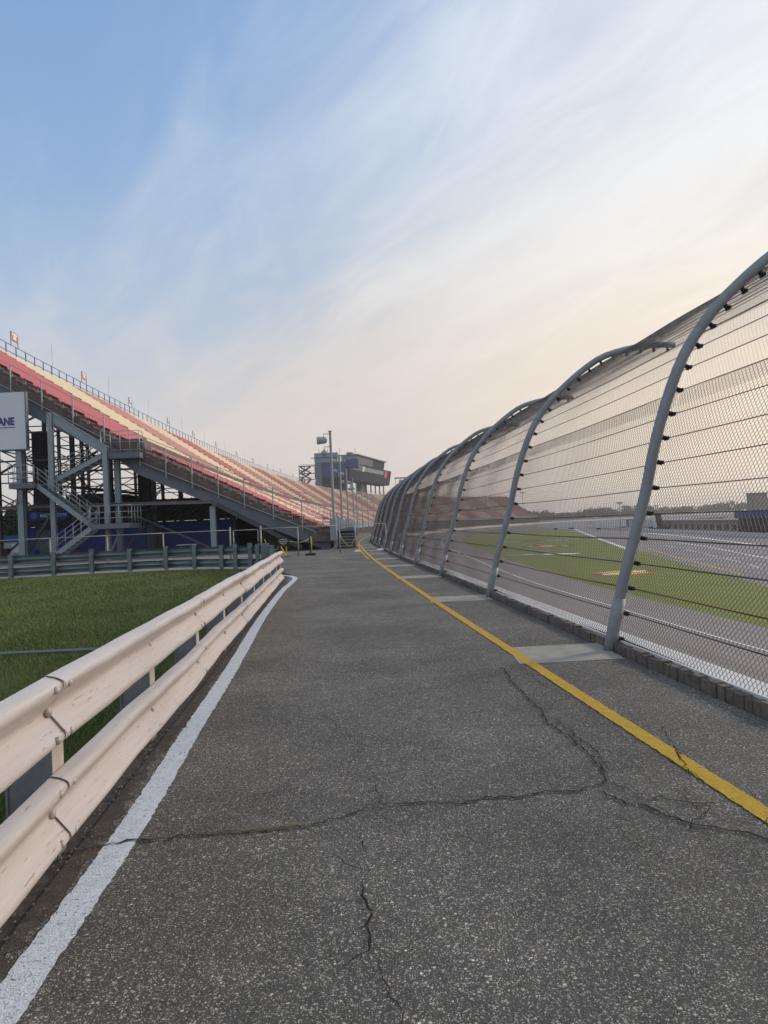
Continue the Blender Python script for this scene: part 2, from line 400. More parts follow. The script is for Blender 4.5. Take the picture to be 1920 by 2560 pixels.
def struct(name, mb, m, **k):
    o = mb.build(name, m, **k); o['kind'] = 'structure'; return o
def grandchild(mb, name, m, part, root, smooth=False):
    """sub-part: part sits at the root's base, so shift by the root's location"""
    o = mb.build(name, m, None, smooth)
    off = Vector(root.location) + Vector(part.location)
    for v in o.data.vertices: v.co -= off
    o.parent = part; return o
def copy_tree(o, parent=None, z=None):
    c = o.copy(); COL.objects.link(c)
    if parent is not None: c.parent = parent
    for ch in list(o.children): copy_tree(ch, c)
    return c
def text_mesh(txt, size, thick=.02, bold=0.0):
    cu = bpy.data.curves.new('lettering', 'FONT'); cu.body = txt; cu.size = size; cu.extrude = thick; cu.offset = bold
    cu.align_x = 'CENTER'; cu.align_y = 'CENTER'
    t = bpy.data.objects.new('lettering_src', cu); COL.objects.link(t)
    bpy.context.view_layer.update()
    me = bpy.data.meshes.new_from_object(t.evaluated_get(bpy.context.evaluated_depsgraph_get()))
    bpy.data.objects.remove(t); bpy.data.curves.remove(cu)
    return me

# ------------------------------------------------------------------ plan curves
class Curve:
    def __init__(s, x0, y0, table, length, step=1.0):
        s.step = step; xs = [t[0] for t in table]; hs = [t[1] for t in table]
        n = int(length / step) + 2; s.h = []; s.p = []
        x, y = x0, y0
        for i in range(n):
            h = float(np.interp(i * step, xs, hs)); s.h.append(h); s.p.append((x, y))
            hm = float(np.interp((i + .5) * step, xs, hs)); x += math.sin(hm) * step; y += math.cos(hm) * step
    def at(s, t, q=0.0, z=0.0):
        """t along, q to the right"""
        i = min(max(int(t / s.step), 0), len(s.p) - 2); f = t / s.step - i
        x = s.p[i][0] * (1 - f) + s.p[i + 1][0] * f; y = s.p[i][1] * (1 - f) + s.p[i + 1][1] * f
        h = s.h[i] * (1 - f) + s.h[i + 1] * f
        return Vector((x + math.cos(h) * q, y - math.sin(h) * q, z))
    def head(s, t):
        return s.h[min(max(int(t / s.step), 0), len(s.h) - 1)]
# fence and wall line: t = y + 12 near the camera
FT = [(0, -.077), (32, -.078), (38, -.092), (44, -.072), (52, -.062), (62, -.06), (69, -.05), (74, -.02), (92, .0), (132, .02), (200, .05), (292, .15), (380, .28), (480, .50), (590, .74), (700, .95), (900, 1.35)]
FC = Curve(3.95, -12.0, FT, 900)
def drop(t):   # the track falls away gently past the start of the bend
    a = min(max((t - 110) / 230, 0), 1); return -3.2 * a * a * (3 - 2 * a)
# stand front line: t = 0 at the end of the stand (y = 47)
GT = [(0, -.062), (30, -.045), (60, -.03), (107, .0), (164, .035), (245, .10), (330, .23), (430, .50), (530, .74), (640, .9)]
GC = Curve(-3.3, 47.0, GT, 640)
STAND_LEN = 545

# ------------------------------------------------------------------ ground sheets
def strip(mb, curve, q0, q1, z0, z1, t0, t1, step=6.0, mi=0, zf=None):
    n = max(1, int(math.ceil((t1 - t0) / step))); vs = []
    for i in range(n + 1):
        t = t0 + (t1 - t0) * i / n; dz = zf(t) if zf else 0
        vs.append(curve.at(t, q0, z0 + dz)); vs.append(curve.at(t, q1, z1 + dz))
    mb.add(vs, [(2 * i, 2 * i + 1, 2 * i + 3, 2 * i + 2) for i in range(n)], mi); return mb
mb = MB(); mb.add([(-3500, -3500, -4.95), (3500, -3500, -4.95), (3500, 3500, -4.95), (-3500, 3500, -4.95)], [(0, 1, 2, 3)])
struct('infield_ground', mb, M['infield'])
# upper ground on the stand side of the wall
mb = MB(); n = 160; vs = []
for i in range(n + 1):
    t = 880 * i / n; a = FC.at(t, .1, -.03 + drop(t)); h = FC.head(t)
    vs.append(a); vs.append(FC.at(t, -1500, -.03 + drop(t)) if t < 200 else Vector((a.x - 1500, a.y + 400 * (t - 200) / 680, a.z)))
mb.add(vs, [(2 * i + 1, 2 * i, 2 * i + 2, 2 * i + 3) for i in range(n)])
mb.add([(4.1, -12, -.03), (-1500, -12, -.03), (-1500, -400, -.03), (30, -400, -.03)], [(0, 1, 2, 3)])
struct('ground', mb, M['plaza'])

RAILX = lambda y: -1.248 - .0775 * y        # front of the near guardrail (crest of the beam)
# walkway surface (cracks are part of its mesh)
CR = [[(-0.07, 3.93), (0.05, 3.95), (0.18, 3.96), (0.31, 3.91), (0.48, 3.99), (0.67, 3.97), (0.81, 4.04), (0.99, 4.01), (1.14, 4.09)], [(1.14, 4.09), (1.22, 4.39), (1.2, 4.75), (1.18, 5.01), (1.1, 5.37), (1.14, 5.62), (1.11, 6.31), (1.09, 6.77), (1.11, 7.42)], [(1.24, 4.35), (1.26, 4.74), (1.23, 4.95), (1.2, 5.35), (1.14, 5.55)], [(1.2, 4.12), (1.25, 4.01), (1.27, 3.87), (1.38, 3.89), (1.47, 3.8), (1.55, 3.77), (1.66, 3.76)], [(1.11, 3.99), (1.17, 3.81), (1.26, 3.78), (1.32, 3.63), (1.39, 3.54), (1.48, 3.49), (1.56, 3.43), (1.65, 3.33), (1.71, 3.25), (1.95, 3.1), (2.3, 3.0)], [(1.52, 3.74), (1.48, 3.61)], [(-1.2, 8.9), (-0.6, 8.72), (-0.07, 8.81), (0.48, 8.79), (1.08, 8.62)], [(1.75, 4.72), (1.76, 4.62), (1.68, 4.41)], [(1.87, 5.18), (1.78, 4.82), (1.64, 4.14)], [(-0.07, 3.92), (-0.19, 3.88), (-0.29, 3.79), (-0.38, 3.74), (-0.44, 3.71), (-0.83, 3.69), (-1.05, 3.66), (-1.24, 3.63), (-1.39, 3.61), (-1.52, 3.54)], [(-0.19, 3.55), (-0.15, 3.37)], [(-0.31, 3.36), (-0.23, 3.27), (-0.13, 3.2)], [(-0.16, 3.13), (-0.13, 2.89), (-0.12, 2.7), (-0.12, 2.61), (-0.19, 2.54)], [(-0.12, 2.61), (-.02, 2.3), (-.05, 1.9), (.04, 1.2)], [(-0.37, 3.67), (-0.27, 3.63), (-0.2, 3.57)], [(-0.14, 4.45), (-0.09, 4.03), (-0.07, 3.93)],
      [(-1.0, 13.4), (-.2, 13.1), (.6, 13.3)], [(1.3, 7.4), (1.34, 6.5), (1.5, 5.9), (1.47, 5.2)], [(-1.6, 17.2), (-.3, 17.0), (.4, 16.8)]]
WID = [.022, .020, .014, .014, .026, .013, .010, .010, .010, .020, .012, .011, .015, .006, .008, .008, .006, .007, .006]
mb = MB(); rw = random.Random(3)
vs = []; fs = []
ys = [-8, -3, 0, 2, 4, 6, 8, 10, 12, 14, 16, 18, 20, 22, 23.5]
for y in ys:
    vs.append((RAILX(y) + .02, y, 0)); vs.append((FC.at(y + 12, -.02).x, y, 0))
b0 = len(vs)
fs += [(2 * i, 2 * i + 1, 2 * i + 3, 2 * i + 2) for i in range(len(ys) - 1)]
mb.add(vs, fs, 0)
vs = []; ys2 = [23.5, 26, 30, 34, 38, 42, 46, 50, 56, 62, 70, 80, 95, 120]
lx = [RAILX(23.5) + .02, -4.2, -4.6, -5.6, -6.0, -5.2, -3.2, -3.35, -3.6, -4.0, -4.5, -5.0, -5.6, -6.2]
for y, x in zip(ys2, lx):
    vs.append((x, y, 0)); vs.append((FC.at(y + 12, -.02).x, y, 0))
mb.add(vs, [(2 * i, 2 * i + 1, 2 * i + 3, 2 * i + 2) for i in range(len(ys2) - 1)], 0)
for _ in range(16):
    x0 = rw.uniform(.75, 1.75); y0 = rw.uniform(3.4, 5.6); an = rw.uniform(0, 6.28); q = [(x0, y0)]
    for k in range(rw.randint(2, 4)): an += rw.uniform(-.7, .7); x0 += math.cos(an) * .11; y0 += math.sin(an) * .13; q.append((x0, y0))
    CR.append(q); WID.append(rw.uniform(.005, .009))
for pts, w in zip(CR, WID):
    P = []
    for (xa, ya), (xb, yb) in zip(pts[:-1], pts[1:]):
        Ls = math.hypot(xb - xa, yb - ya); k = max(2, int(Ls / .035))
        for i in range(k):
            f = i / k; j = .017 if 0 < i else 0
            P.append((xa + (xb - xa) * f + rw.uniform(-j, j), ya + (yb - ya) * f + rw.uniform(-j, j) * 1.3))
    P.append(pts[-1]); vs = []
    for i, (x, y) in enumerate(P):
        a = P[max(i - 1, 0)]; b = P[min(i + 1, len(P) - 1)]; dx, dy = b[0] - a[0], b[1] - a[1]; l = math.hypot(dx, dy) or 1
        e = min(1, .45 + i / 8, .45 + (len(P) - 1 - i) / 8); ww = w * rw.uniform(.25, 1.0) * max(e, .12) / 2
        vs.append((x - dy / l * ww, y + dx / l * ww, .0095)); vs.append((x + dy / l * ww, y - dx / l * ww, .0095))
    mb.add(vs, [(2 * i + 1, 2 * i, 2 * i + 2, 2 * i + 3)[::-1] for i in range(len(P) - 1)], 1)
struct('walkway', mb, [M['asphalt'], M['crack']])

# painted lines with ragged edges
def painted(name, pts, w, m, z=.004, jit=.006, seed=1, step=.03, far=14):
    rr = random.Random(seed); P = []
    for (xa, ya), (xb, yb) in zip(pts[:-1], pts[1:]):
        Ls = math.hypot(xb - xa, yb - ya); st = step if min(ya, yb) < far else .3; k = max(1, int(Ls / st))
        for i in range(k): P.append((xa + (xb - xa) * i / k, ya + (yb - ya) * i / k))
    P.append(pts[-1])
    vs = []
    for i, (x, y) in enumerate(P):
        a = P[max(i - 4, 0)]; b = P[min(i + 4, len(P) - 1)]; dx, dy = b[0] - a[0], b[1] - a[1]; l = math.hypot(dx, dy)
        w0 = w / 2 + rr.uniform(-jit, jit) + (rr.random() < .12) * rr.uniform(-2, 1) * jit; w1 = w / 2 + rr.uniform(-jit, jit)
        vs.append((x - dy / l * w0, y + dx / l * w0, z)); vs.append((x + dy / l * w1, y - dx / l * w1, z))
    mb = MB(); mb.add(vs, [(2 * i, 2 * i + 1, 2 * i + 3, 2 * i + 2) for i in range(len(P) - 1)])
    return struct(name, mb, m)
def smooth_pts(pts, n=4):
    out = []; P = [pts[0]] + list(pts) + [pts[-1]]
    for i in range(1, len(P) - 2):
        p0, p1, p2, p3 = P[i - 1:i + 3]
        for k in range(n):
            t = k / n
            out.append(tuple(.5 * (2 * p1[j] + (-p0[j] + p2[j]) * t + (2 * p0[j] - 5 * p1[j] + 4 * p2[j] - p3[j]) * t * t + (-p0[j] + 3 * p1[j] - 3 * p2[j] + p3[j]) * t ** 3) for j in (0, 1)))
    out.append(pts[-1]); return out
painted('white_line', smooth_pts([(-1.10, -5), (-1.2, .5), (-1.3, 2.65), (-1.37, 3.91), (-1.52, 5.58), (-1.73, 8.15), (-2.13, 12.47), (-2.47, 17.3), (-2.58, 20.0), (-2.68, 21.6), (-2.95, 22.6), (-3.35, 23.2)]), .145, M['white_line'], seed=4)
painted('yellow_line', smooth_pts([(2.55, -5), (1.979, 1.5), (1.78, 3.66), (1.565, 6), (1.384, 8), (1.115, 11), (0.851, 14), (0.593, 17), (0.341, 20), (0.016, 24), (-0.248, 27.4), (-0.515, 31), (-0.768, 34.6), (-1.056, 39), (-1.295, 43), (-1.66, 50), (-2.0, 56), (-2.2, 63), (-2.2, 70), (-2.1, 80), (-1.9, 92), (-1.2, 110)]), .115, M['yellow_line'], seed=9, z=.0065, jit=.004)
painted('yellow_line', smooth_pts([(-0.72, 31), (-1.1, 36.5), (-1.5, 43), (-1.8, 50), (-2.1, 57)]), .09, M['yellow_line'], seed=10, z=.0078, jit=.004)
# verge of dirt and gravel between guardrail and white line, and the lawn behind
mb = MB(); vs = []
for i in range(60):
    y = -8 + i * 31 / 59
    vs.append((RAILX(y) - .42 + .05 * math.sin(y * 3.1), y, -.012)); vs.append((RAILX(y) + .06, y, -.008))
mb.add(vs, [(2 * i, 2 * i + 1, 2 * i + 3, 2 * i + 2) for i in range(59)])
struct('dirt_verge', mb, M['dirt'])
mb = MB(); rr = random.Random(5)   # soil spilling over the asphalt edge
vs = []; k = 0
for i in range(420):
    y = -2 + i * 24 / 419; x0 = RAILX(y) + .0; w = max(.01, (.065 if y > 3.2 else .045) + .03 * math.sin(y * 2.3) + rr.uniform(-.035, .04))
    vs.append((x0 - .02, y, .002)); vs.append((x0 + w, y, .0022))
mb.add(vs, [(2 * i, 2 * i + 1, 2 * i + 3, 2 * i + 2) for i in range(419)])
struct('dirt_edge', mb, M['dirt'])
FGR = [(-22, 27.0), (-16.3, 28.3), (-14.6, 28.9), (-13.2, 29.5), (-11.98, 29.93), (-10.29, 29.9), (-9.03, 30.0), (-7.68, 29.6), (-6.34, 28.8), (-5.71, 28.3), (-5.09, 27.9), (-4.74, 27.4), (-4.44, 26.6), (-3.9, 25.2)]
mb = MB()
vs = [(-60, -10, -.016)] ; pl = [(-60, -10), (RAILX(-10) - .38, -10), (RAILX(0) - .38, 0), (RAILX(10) - .38, 10), (RAILX(20.4) - .38, 20.4), (-3.9, 24.6)] + [(x, y - .15) for x, y in FGR[::-1][1:]] + [(-60, 26)]
mb.poly(pl, -.016); struct('lawn', mb, M['turf'])
mb = MB(); mb.box(-14, -2.35, 9.62, 9.80, -.05, .025); struct('drain_kerb', mb, mat('grey_drain_concrete', (.08, .10, .10), .9, var=.2, vscale=5))

# short grass blades on the lawn
def blades():
    rng = np.random.default_rng(11); pos = []
    for (y0, y1, n, h) in ((2.2, 9, 46000, .032), (9, 17, 42000, .03), (17, 29, 36000, .032)):
        y = rng.uniform(y0, y1, n * 3); xl = -.36 * 1.5 * y - 1.0; xr = RAILX(y) - .22
        x = xr - (xr - np.maximum(xl, -.54 * y - .8)) * rng.random(n * 3)
        # keep lawn shape
        ok = (y < np.interp(x, [p[0] for p in FGR], [p[1] for p in FGR]) - .1) & ((y < 9.58) | (y > 9.84))
        x = x[ok][:n]; y = y[ok][:n]
        pos.append(np.stack([x, y, np.full(len(x), h) * rng.uniform(.5, 1.3, len(x)) * (1 + .9 * (xr[ok][:n] - x < .35))], 1))
    P = np.concatenate(pos); n = len(P); a = rng.uniform(0, 2 * np.pi, n); ln = rng.normal(0, .022, (n, 2))
    w = np.where(P[:, 1] < 9, .0035, np.where(P[:, 1] < 17, .007, .011))
    v = np.zeros((n, 3, 3)); v[:, 0, 0] = P[:, 0] - np.cos(a) * w; v[:, 0, 1] = P[:, 1] - np.sin(a) * w
    v[:, 1, 0] = P[:, 0] + np.cos(a) * w; v[:, 1, 1] = P[:, 1] + np.sin(a) * w
    v[:, 2, 0] = P[:, 0] + ln[:, 0]; v[:, 2, 1] = P[:, 1] + ln[:, 1]; v[:, 2, 2] = P[:, 2]
    v[:, :2, 2] = -.02
    return v
def tri_object(name, v, m):
    n = len(v); me = bpy.data.meshes.new(name); me.vertices.add(n * 3); me.vertices.foreach_set('co', v.reshape(-1))
    me.loops.add(n * 3); me.loops.foreach_set('vertex_index', np.arange(n * 3, dtype=np.int32))
    me.polygons.add(n); me.polygons.foreach_set('loop_start', np.arange(0, n * 3, 3, dtype=np.int32)); me.polygons.foreach_set('loop_total', np.full(n, 3, dtype=np.int32))
    me.materials.append(m); me.update(); me.validate(); o = bpy.data.objects.new(name, me); COL.objects.link(o); return o
tag(tri_object('grass', blades(), M['blade']), 'short mown green grass between the two guardrails', 'grass', kind='stuff')
# loose stones on the verge
def stones():
    rng = np.random.default_rng(5); mb = MB()
    for i in range(1500):
        y = rng.uniform(1.6, 14) if i % 3 else rng.uniform(1.6, 6); x = RAILX(y) + rng.normal(-.03, .11)
        if i % 4 == 3: y = rng.uniform(3, 20); x = FC.at(y + 12, 0).x - abs(rng.normal(0, .16))
        elif i % 40 == 1: y = rng.uniform(2, 12); x = rng.uniform(-1.2, 1.8)
        r = rng.uniform(.003, .011); z = .0 + r * .4; a = rng.uniform(0, 6.28)
        vs = [(x + r * math.cos(a + k * 1.57), y + r * math.sin(a + k * 1.57) * rng.uniform(.7, 1.2), z - r * .6) for k in range(4)] + [(x + rng.uniform(-.3, .3) * r, y, z + r * rng.uniform(.3, .7))]
        mb.add(vs, [(0, 1, 4), (1, 2, 4), (2, 3, 4), (3, 0, 4)])
    return mb
tag(stones().build('gravel', mat('loose_stone', (.20, .17, .14), .9, var=.5, vscale=60)), 'loose stones and grit along the near guardrail and the kerb', 'gravel', kind='stuff')
# dry clippings caught in the crack
mb = MB(); rr = random.Random(8)
for i in range(120):
    x = rr.gauss(-.74, .12); y = 3.69 + rr.gauss(0, .012) + (x + .8) * .09; a = rr.gauss(.1, .35); l = rr.uniform(.02, .07); h = rr.uniform(.004, .014)
    p = Vector((x, y, h)); q = p + Vector((math.cos(a) * l, math.sin(a) * l, rr.uniform(-.003, .006))); mb.tube([p, (p + q) / 2 + Vector((0, rr.uniform(-.01, .01), .003)), q], .0011, 3, cap=False)
tag(mb.build('dry_grass_clump', M['sand']), 'dry grass clippings lying in the crack beside the white line', 'grass clippings', kind='stuff')

# concrete slabs under the catch fence posts
POST_Y = [-3.9, 2.1, 8.14, 14.14, 20.09, 25.6, 30.9, 36.2, 41.3, 46.5, 51.7, 57.0]
yl = lambda y: np.interp(y, [-5, 1.5, 3.66, 6, 8, 11, 14, 17, 20, 24, 27.4, 31, 34.6, 39, 43, 50, 56, 63, 80], [2.55, 1.979, 1.78, 1.565, 1.384, 1.115, 0.851, 0.593, 0.341, 0.016, -0.248, -0.515, -0.768, -1.056, -1.295, -1.66, -2.0, -2.2, -2.1])
for i, y in enumerate(POST_Y[1:11]):
    mb = MB(); x0 = float(yl(y)) - .06; x1 = FC.at(y + 12, 0).x
    c = .12
    p = [(x0, y - .60), (x1 - .0, y - .55), (x1 - .0, y + .42), (x0 + .02, y + .38)]
    mb.hexa([(a, b, -.05) for a, b in p] + [(a, b, .0055) for a, b in p])
    struct('concrete_slab', mb, M['slab'])

# kerb of upright blocks, then the white wall top, its track face, and the track
mb = MB(); rr = random.Random(2)
t = 2.0
while t < 82:
    w = rr.uniform(.10, .15) if t < 45 else .5; h = .098 + rr.uniform(-.016, .012)
    a = FC.at(t + .008, 0); b = FC.at(t + w - .008, 0); q0 = .02 + rr.uniform(-.006, .010); q1 = .10
    A = [FC.at(t + .008, q0, -.06), FC.at(t + .008, q1, -.06), FC.at(t + w - .008, q1, -.06), FC.at(t + w - .008, q0, -.06)]
    mb.hexa([A[0], A[1], A[2], A[3]] + [Vector((v.x, v.y, h)) for v in A]); t += w
strip(mb, FC, .045, .045, -.06, .10, 2, 82, 3)
struct('kerb', mb, M['kerb'])
wall = thing('track_wall', 'white topped concrete wall between walkway and race track', 'wall', FC.at(14))
mb = MB(); strip(mb, FC, .102, .36, .11, .11, 2, 880, 6, zf=drop); strip(mb, FC, .36, .36, .11, -1.3, 2, 880, 6, zf=drop); strip(mb, FC, .102, .102, -.06, .11, 2, 880, 6, zf=drop)
mb.build('wall_body', M['white_wall'], wall)
def innerz(t): return 0
mb = MB(); n = 150; vs = []; QS = [.36, 4, 8, 13, 16.5, 19.4]
for i in range(n + 1):
    t = 880 * i / n; dz = drop(t)
    for q in QS:
        z = -1.05 - (q - .6) * .23 if q <= 13 else -1.05 - 12.4 * .23 - (q - 13) * .14
        if dz < 0: z = max(z + dz, -4.88 + (.02 * (19.4 - q)))
        vs.append(FC.at(t, q, z))
m_ = len(QS); mb.add(vs, [(i * m_ + j, i * m_ + j + 1, (i + 1) * m_ + j + 1, (i + 1) * m_ + j) for i in range(n) for j in range(m_ - 1)])
struct('race_track', mb, M['track'])
def track_z(t, q):
    z = -1.05 - (q - .6) * .23 if q <= 13 else -1.05 - 12.4 * .23 - (q - 13) * .14
    dz = drop(t)
    return max(z + dz, -4.88 + .02 * (19.4 - q)) if dz < 0 else z
mb = MB(); vs = []
for i in range(120):
    t = 20 + i * 5.0; vs += [FC.at(t, 13.0, track_z(t, 13.0) + .03), FC.at(t, 13.2, track_z(t, 13.2) + .03)]
mb.add(vs, [(2 * i, 2 * i + 1, 2 * i + 3, 2 * i + 2) for i in range(119)]); struct('track_line', mb, M['paint_w'])
# infield grass (inside the trioval), pit road and its lines
mb = MB()
outer = [(26, 20), (28, 45), (29.81, 58.1), (32.4, 73), (35.25, 88.99), (41, 120), (50.28, 173.55), (60, 225), (72, 285), (80.16, 331.39), (70, 330), (38.6, 301)]
inner = [FC.at(t, 19.4) for t in range(300, 20, -10)]
pts = outer + [(p.x, p.y) for p in inner if p.y < 296]
mb.poly(pts, -4.87); struct('infield_grass', mb, M['ingrass'])
mb = MB()
mb.poly([(25, 15), (90, 15), (88, 150), (92, 240), (118, 420), (150, 560), (120, 600), (90, 440), (78, 335), (50.28, 173.55), (29.81, 58.1)], -4.90); struct('pit_road', mb, M['pit'])
def line2(pts, w, m, name='pit_line', z=-4.86):
    mb = MB(); vs = []
    for i, (x, y) in enumerate(pts):
        a = pts[max(i - 1, 0)]; b = pts[min(i + 1, len(pts) - 1)]; dx, dy = b[0] - a[0], b[1] - a[1]; l = math.hypot(dx, dy)
        vs += [(x - dy / l * w / 2, y + dx / l * w / 2, z), (x + dy / l * w / 2, y - dx / l * w / 2, z)]
    mb.add(vs, [(2 * i, 2 * i + 1, 2 * i + 3, 2 * i + 2) for i in range(len(pts) - 1)]); return struct(name, mb, m)
line2([(86.45, 342.07), (52.64, 181.65), (41.3, 126.35)], .8, M['paint_w'])
line2([(75.79, 213.53), (68.38, 161.0), (60.14, 116.58), (52, 78)], .9, M['paint_w'])
line2([(60.44, 165.44), (52.53, 119.32), (45.86, 89.05), (38, 60)], .35, M['paint_w'])
line2([(44.6, 126.01), (38.18, 96.32), (35.82, 82.61), (33.4, 70)], .25, M['paint_y'])
for a, b in (((50.74, 135.04), (49, 126)), ((47.4, 117), (46.07, 110.1)), ((44.75, 104.31), (43.2, 97)), ((42, 92), (40.97, 85.88)), ((39.6, 81), (38.39, 76.23)), ((37.9, 73), (37.26, 69.56))):
    line2([a, b], .25, M['paint_w'])
line2([(37.99, 93.32), (47.69, 92.58)], .35, M['paint_w'])
line2([(68.11, 373.24), (86.45, 342.07)], 1.0, M['paint_w']); line2([(33.51, 285.6), (53.01, 241.08)], .7, M['paint_w'])
# painted emblems on the infield grass
def emblem(name, c, ax, ay, shapes, label):
    """shapes: (list of (u,v), material); u along the track, v across"""
    g = thing(name, label, 'painted emblem', (c[0], c[1], -4.86)); dxy = Vector((ax[0], ax[1])).normalized(); n_ = Vector((dxy.y, -dxy.x))
    for i, (poly, m) in enumerate(shapes):
        mb = MB(); mb.add([(c[0] + dxy.x * u + n_.x * v, c[1] + dxy.y * u + n_.y * v, -4.855 + .006 * i) for u, v in poly], [tuple(range(len(poly)))]); mb.build('painted_shape', m, g)
def ell(cx, cy, a, b, n=20, t0=0, t1=360): return [(cx + a * math.cos(R(t0 + (t1 - t0) * k / n)), cy + b * math.sin(R(t0 + (t1 - t0) * k / n))) for k in range(n)]
emblem('turf_emblem', (24.8, 77.8), (4.17, -5.95), None, [
    (ell(0, 0, 3.1, 3.5), M['paint_r']), (ell(0, 0, 2.3, 3.3), M['paint_y']), ([(-1.8, 2.9), (-.2, 3.5), (1.9, -2.9), (.3, -3.5)], M['paint_k']), ([(-.9, 2.5), (.1, 3.1), (1.2, -2.5), (.3, -3.2)], M['paint_w'])],
    'red and yellow oval emblem with a slanted white band painted on the grass')
emblem('turf_emblem', (33.5, 154), (8.7, -4.6), None, [
    ([(-5.5, -3), (5.5, -3), (5.0, 3), (-4.6, 3)], M['paint_k']), ([(-2.3, -3), (2.4, -3), (2.2, 3), (-2.0, 3)], M['paint_r']), ([(-1.0, -1.2), (1.2, -1.2), (1.2, 1.4), (-1.0, 1.4)], M['paint_w']), ([(-4.2, -.9), (-3.0, -.9), (-3.0, .8), (-4.2, .8)], M['paint_w']), ([(3.1, -.9), (4.4, -.9), (4.4, .8), (3.1, .8)], M['paint_w'])],
    'black and red banner emblem with white blocks painted on the grass')
emblem('turf_emblem', (25.6, 122), (11, -5.5), None, [
    ([(-6.3, -1.6), (.2, -1.6), (.6, 1.6), (-6.0, 1.6)], M['paint_t']), ([(.2, -1.6), (6.2, -1.6), (5.6, 1.6), (.6, 1.6)], M['paint_w']), ([(-3, -.6), (-1.2, -.6), (-1.2, .6), (-3, .6)], M['paint_w'])],
    'long teal and white strip emblem painted on the grass nearest the wall')
emblem('turf_emblem', (34, 191), (12.4, -5.8), None, [
    ([(-6, -2), (6, -2), (5.5, 2), (-5.5, 2)], M['paint_k']), ([(-4, -.6), (1, -.6), (1, .5), (-4, .5)], M['paint_w'])],
    'farthest black strip emblem with a white bar painted on the grass')
emblem('turf_emblem', (44.4, 187), (8.8, 4.9), None, [(([(-5 + 1.7 * i, -2), (-4.1 + 1.7 * i, -2), (-4.1 + 1.7 * i, 2), (-5 + 1.7 * i, 2)]), M['paint_w'] if i % 2 else M['paint_k']) for i in range(6)],
    'row of black and white check marks painted on the grass')
# ------------------------------------------------------------------ guardrails
def wprof(s=1.0):
    """w-beam cross-section: (depth towards the road, height)"""
    P = [(-.083, .157), (-.077, .161), (-.040, .153), (-.012, .140), (-.002, .128), (0, .114), (-.004, .100), (-.014, .088), (-.056, .036), (-.076, .013), (-.079, 0)]
    return P + [(x, -z) for x, z in P[-2::-1]]
WP = wprof()
def beam_mesh(mb, pts, zc, out, mi=0, off=0.0):
    """sweep the w profile along ground points; out = +1 bulges to the right of travel"""
    ring = len(WP); secs = []
    for i, p in enumerate(pts):
        a = pts[max(i - 1, 0)]; b = pts[min(i + 1, len(pts) - 1)]
        d_ = Vector((b[0] - a[0], b[1] - a[1], 0)).normalized(); nr = Vector((d_.y, -d_.x, 0)) * out
        zz_ = p[2] if len(p) > 2 else 0
        f = [Vector((p[0], p[1], zc + zz_ + z)) + nr * (x + off) for x, z in WP]
        bk = [Vector((p[0], p[1], zc + zz_ + z)) + nr * (x + off - .005) for x, z in WP]
        secs.append(f + bk[::-1])
    k = 2 * ring; vs = [v for s_ in secs for v in s_]; fs = []
    for i in range(len(secs) - 1):
        for j in range(k):
            j2 = (j + 1) % k; f_ = (i * k + j, i * k + j2, (i + 1) * k + j2, (i + 1) * k + j)
            fs.append(f_ if out > 0 else f_[::-1])
    for base in (0, (len(secs) - 1) * k):
        for j in range(ring - 1): fs.append((base + j, base + j + 1, base + k - 2 - j, base + k - 1 - j))
    mb.add(vs, fs, mi)
gr = thing('guardrail', 'pale peach double-beam guardrail along the left edge of the walkway', 'guardrail', (RAILX(8), 8, 0))
ye = 20.35; joints = [3.45 + 3.81 * k for k in range(-3, 6)]; joints = [y for y in joints if y < ye]
spans = list(zip(joints, joints[1:] + [ye]))
dirv = Vector((-.0775, 1, 0)).normalized(); nrv = Vector((1, .0775, 0)).normalized()
rr = random.Random(12)
for lev, zc in (('upper', .700), ('lower', .236)):
    for i, (a, b) in enumerate(spans):
        a2 = a - .012 if i else a
        n = 12; pts = []
        for k in range(n + 1):
            y = a2 + (b - a2) * k / n; wob = .006 * math.sin(y * 1.7 + (3 if lev == 'lower' else 0)) + (.004 * math.sin(y * 5))
            tap = .0; 
            pts.append((RAILX(y) + wob, y, .006 * math.sin(y * 1.1 + i)))
        # each beam laps just outside the end of the next one
        mb = MB(); beam_mesh(mb, pts, zc, 1, off=.006 * (i % 2))
        part = mb.build('rail_beam', M['rail'], gr, smooth=False)
        part.data.polygons.foreach_set('use_smooth', [True] * len(part.data.polygons))
        md = part.modifiers.new('edge', 'EDGE_SPLIT'); md.split_angle = R(36)
        for sy in (-.11, .06):
            for zb in (.112, -.112):
                bm_ = MB(); c = Vector((RAILX(a), a, zc + zb)) + dirv * sy + nrv * .004
                bm_.tube([c - nrv * .012, c, c + nrv * .005, c + nrv * .008], [.018, .017, .012, .005], 10); grandchild(bm_, 'bolt', M['bolt'], part, gr, True)
        for yb in (a - .03, a + 1.905):
            if yb > ye: continue
            bm_ = MB(); c = Vector((RAILX(yb), yb, zc)); bm_.tube([c + nrv * -.082, c + nrv * -.060], .022, 8); grandchild(bm_, 'bolt', M['bolt'], part, gr, True)
        # dark strip painted in as the shadow of the lapped edge
        e = MB(); y = a2 if i else a + .0
        yj = a2 - .002
        vs = []; 
        for x, z in WP:
            o = Vector((RAILX(yj) , yj, zc + z)) + nrv * (x + .0075); o2 = o + dirv * -.006
            vs += [o, o2]
        e.add(vs, [(2 * q, 2 * q + 1, 2 * q + 3, 2 * q + 2) for q in range(len(WP) - 1)])
        if i: grandchild(e, 'splice_shadow', M['seam'], part, gr)
posty = [3.55 + 1.905 * k for k in range(-5, 9)] + [20.22]
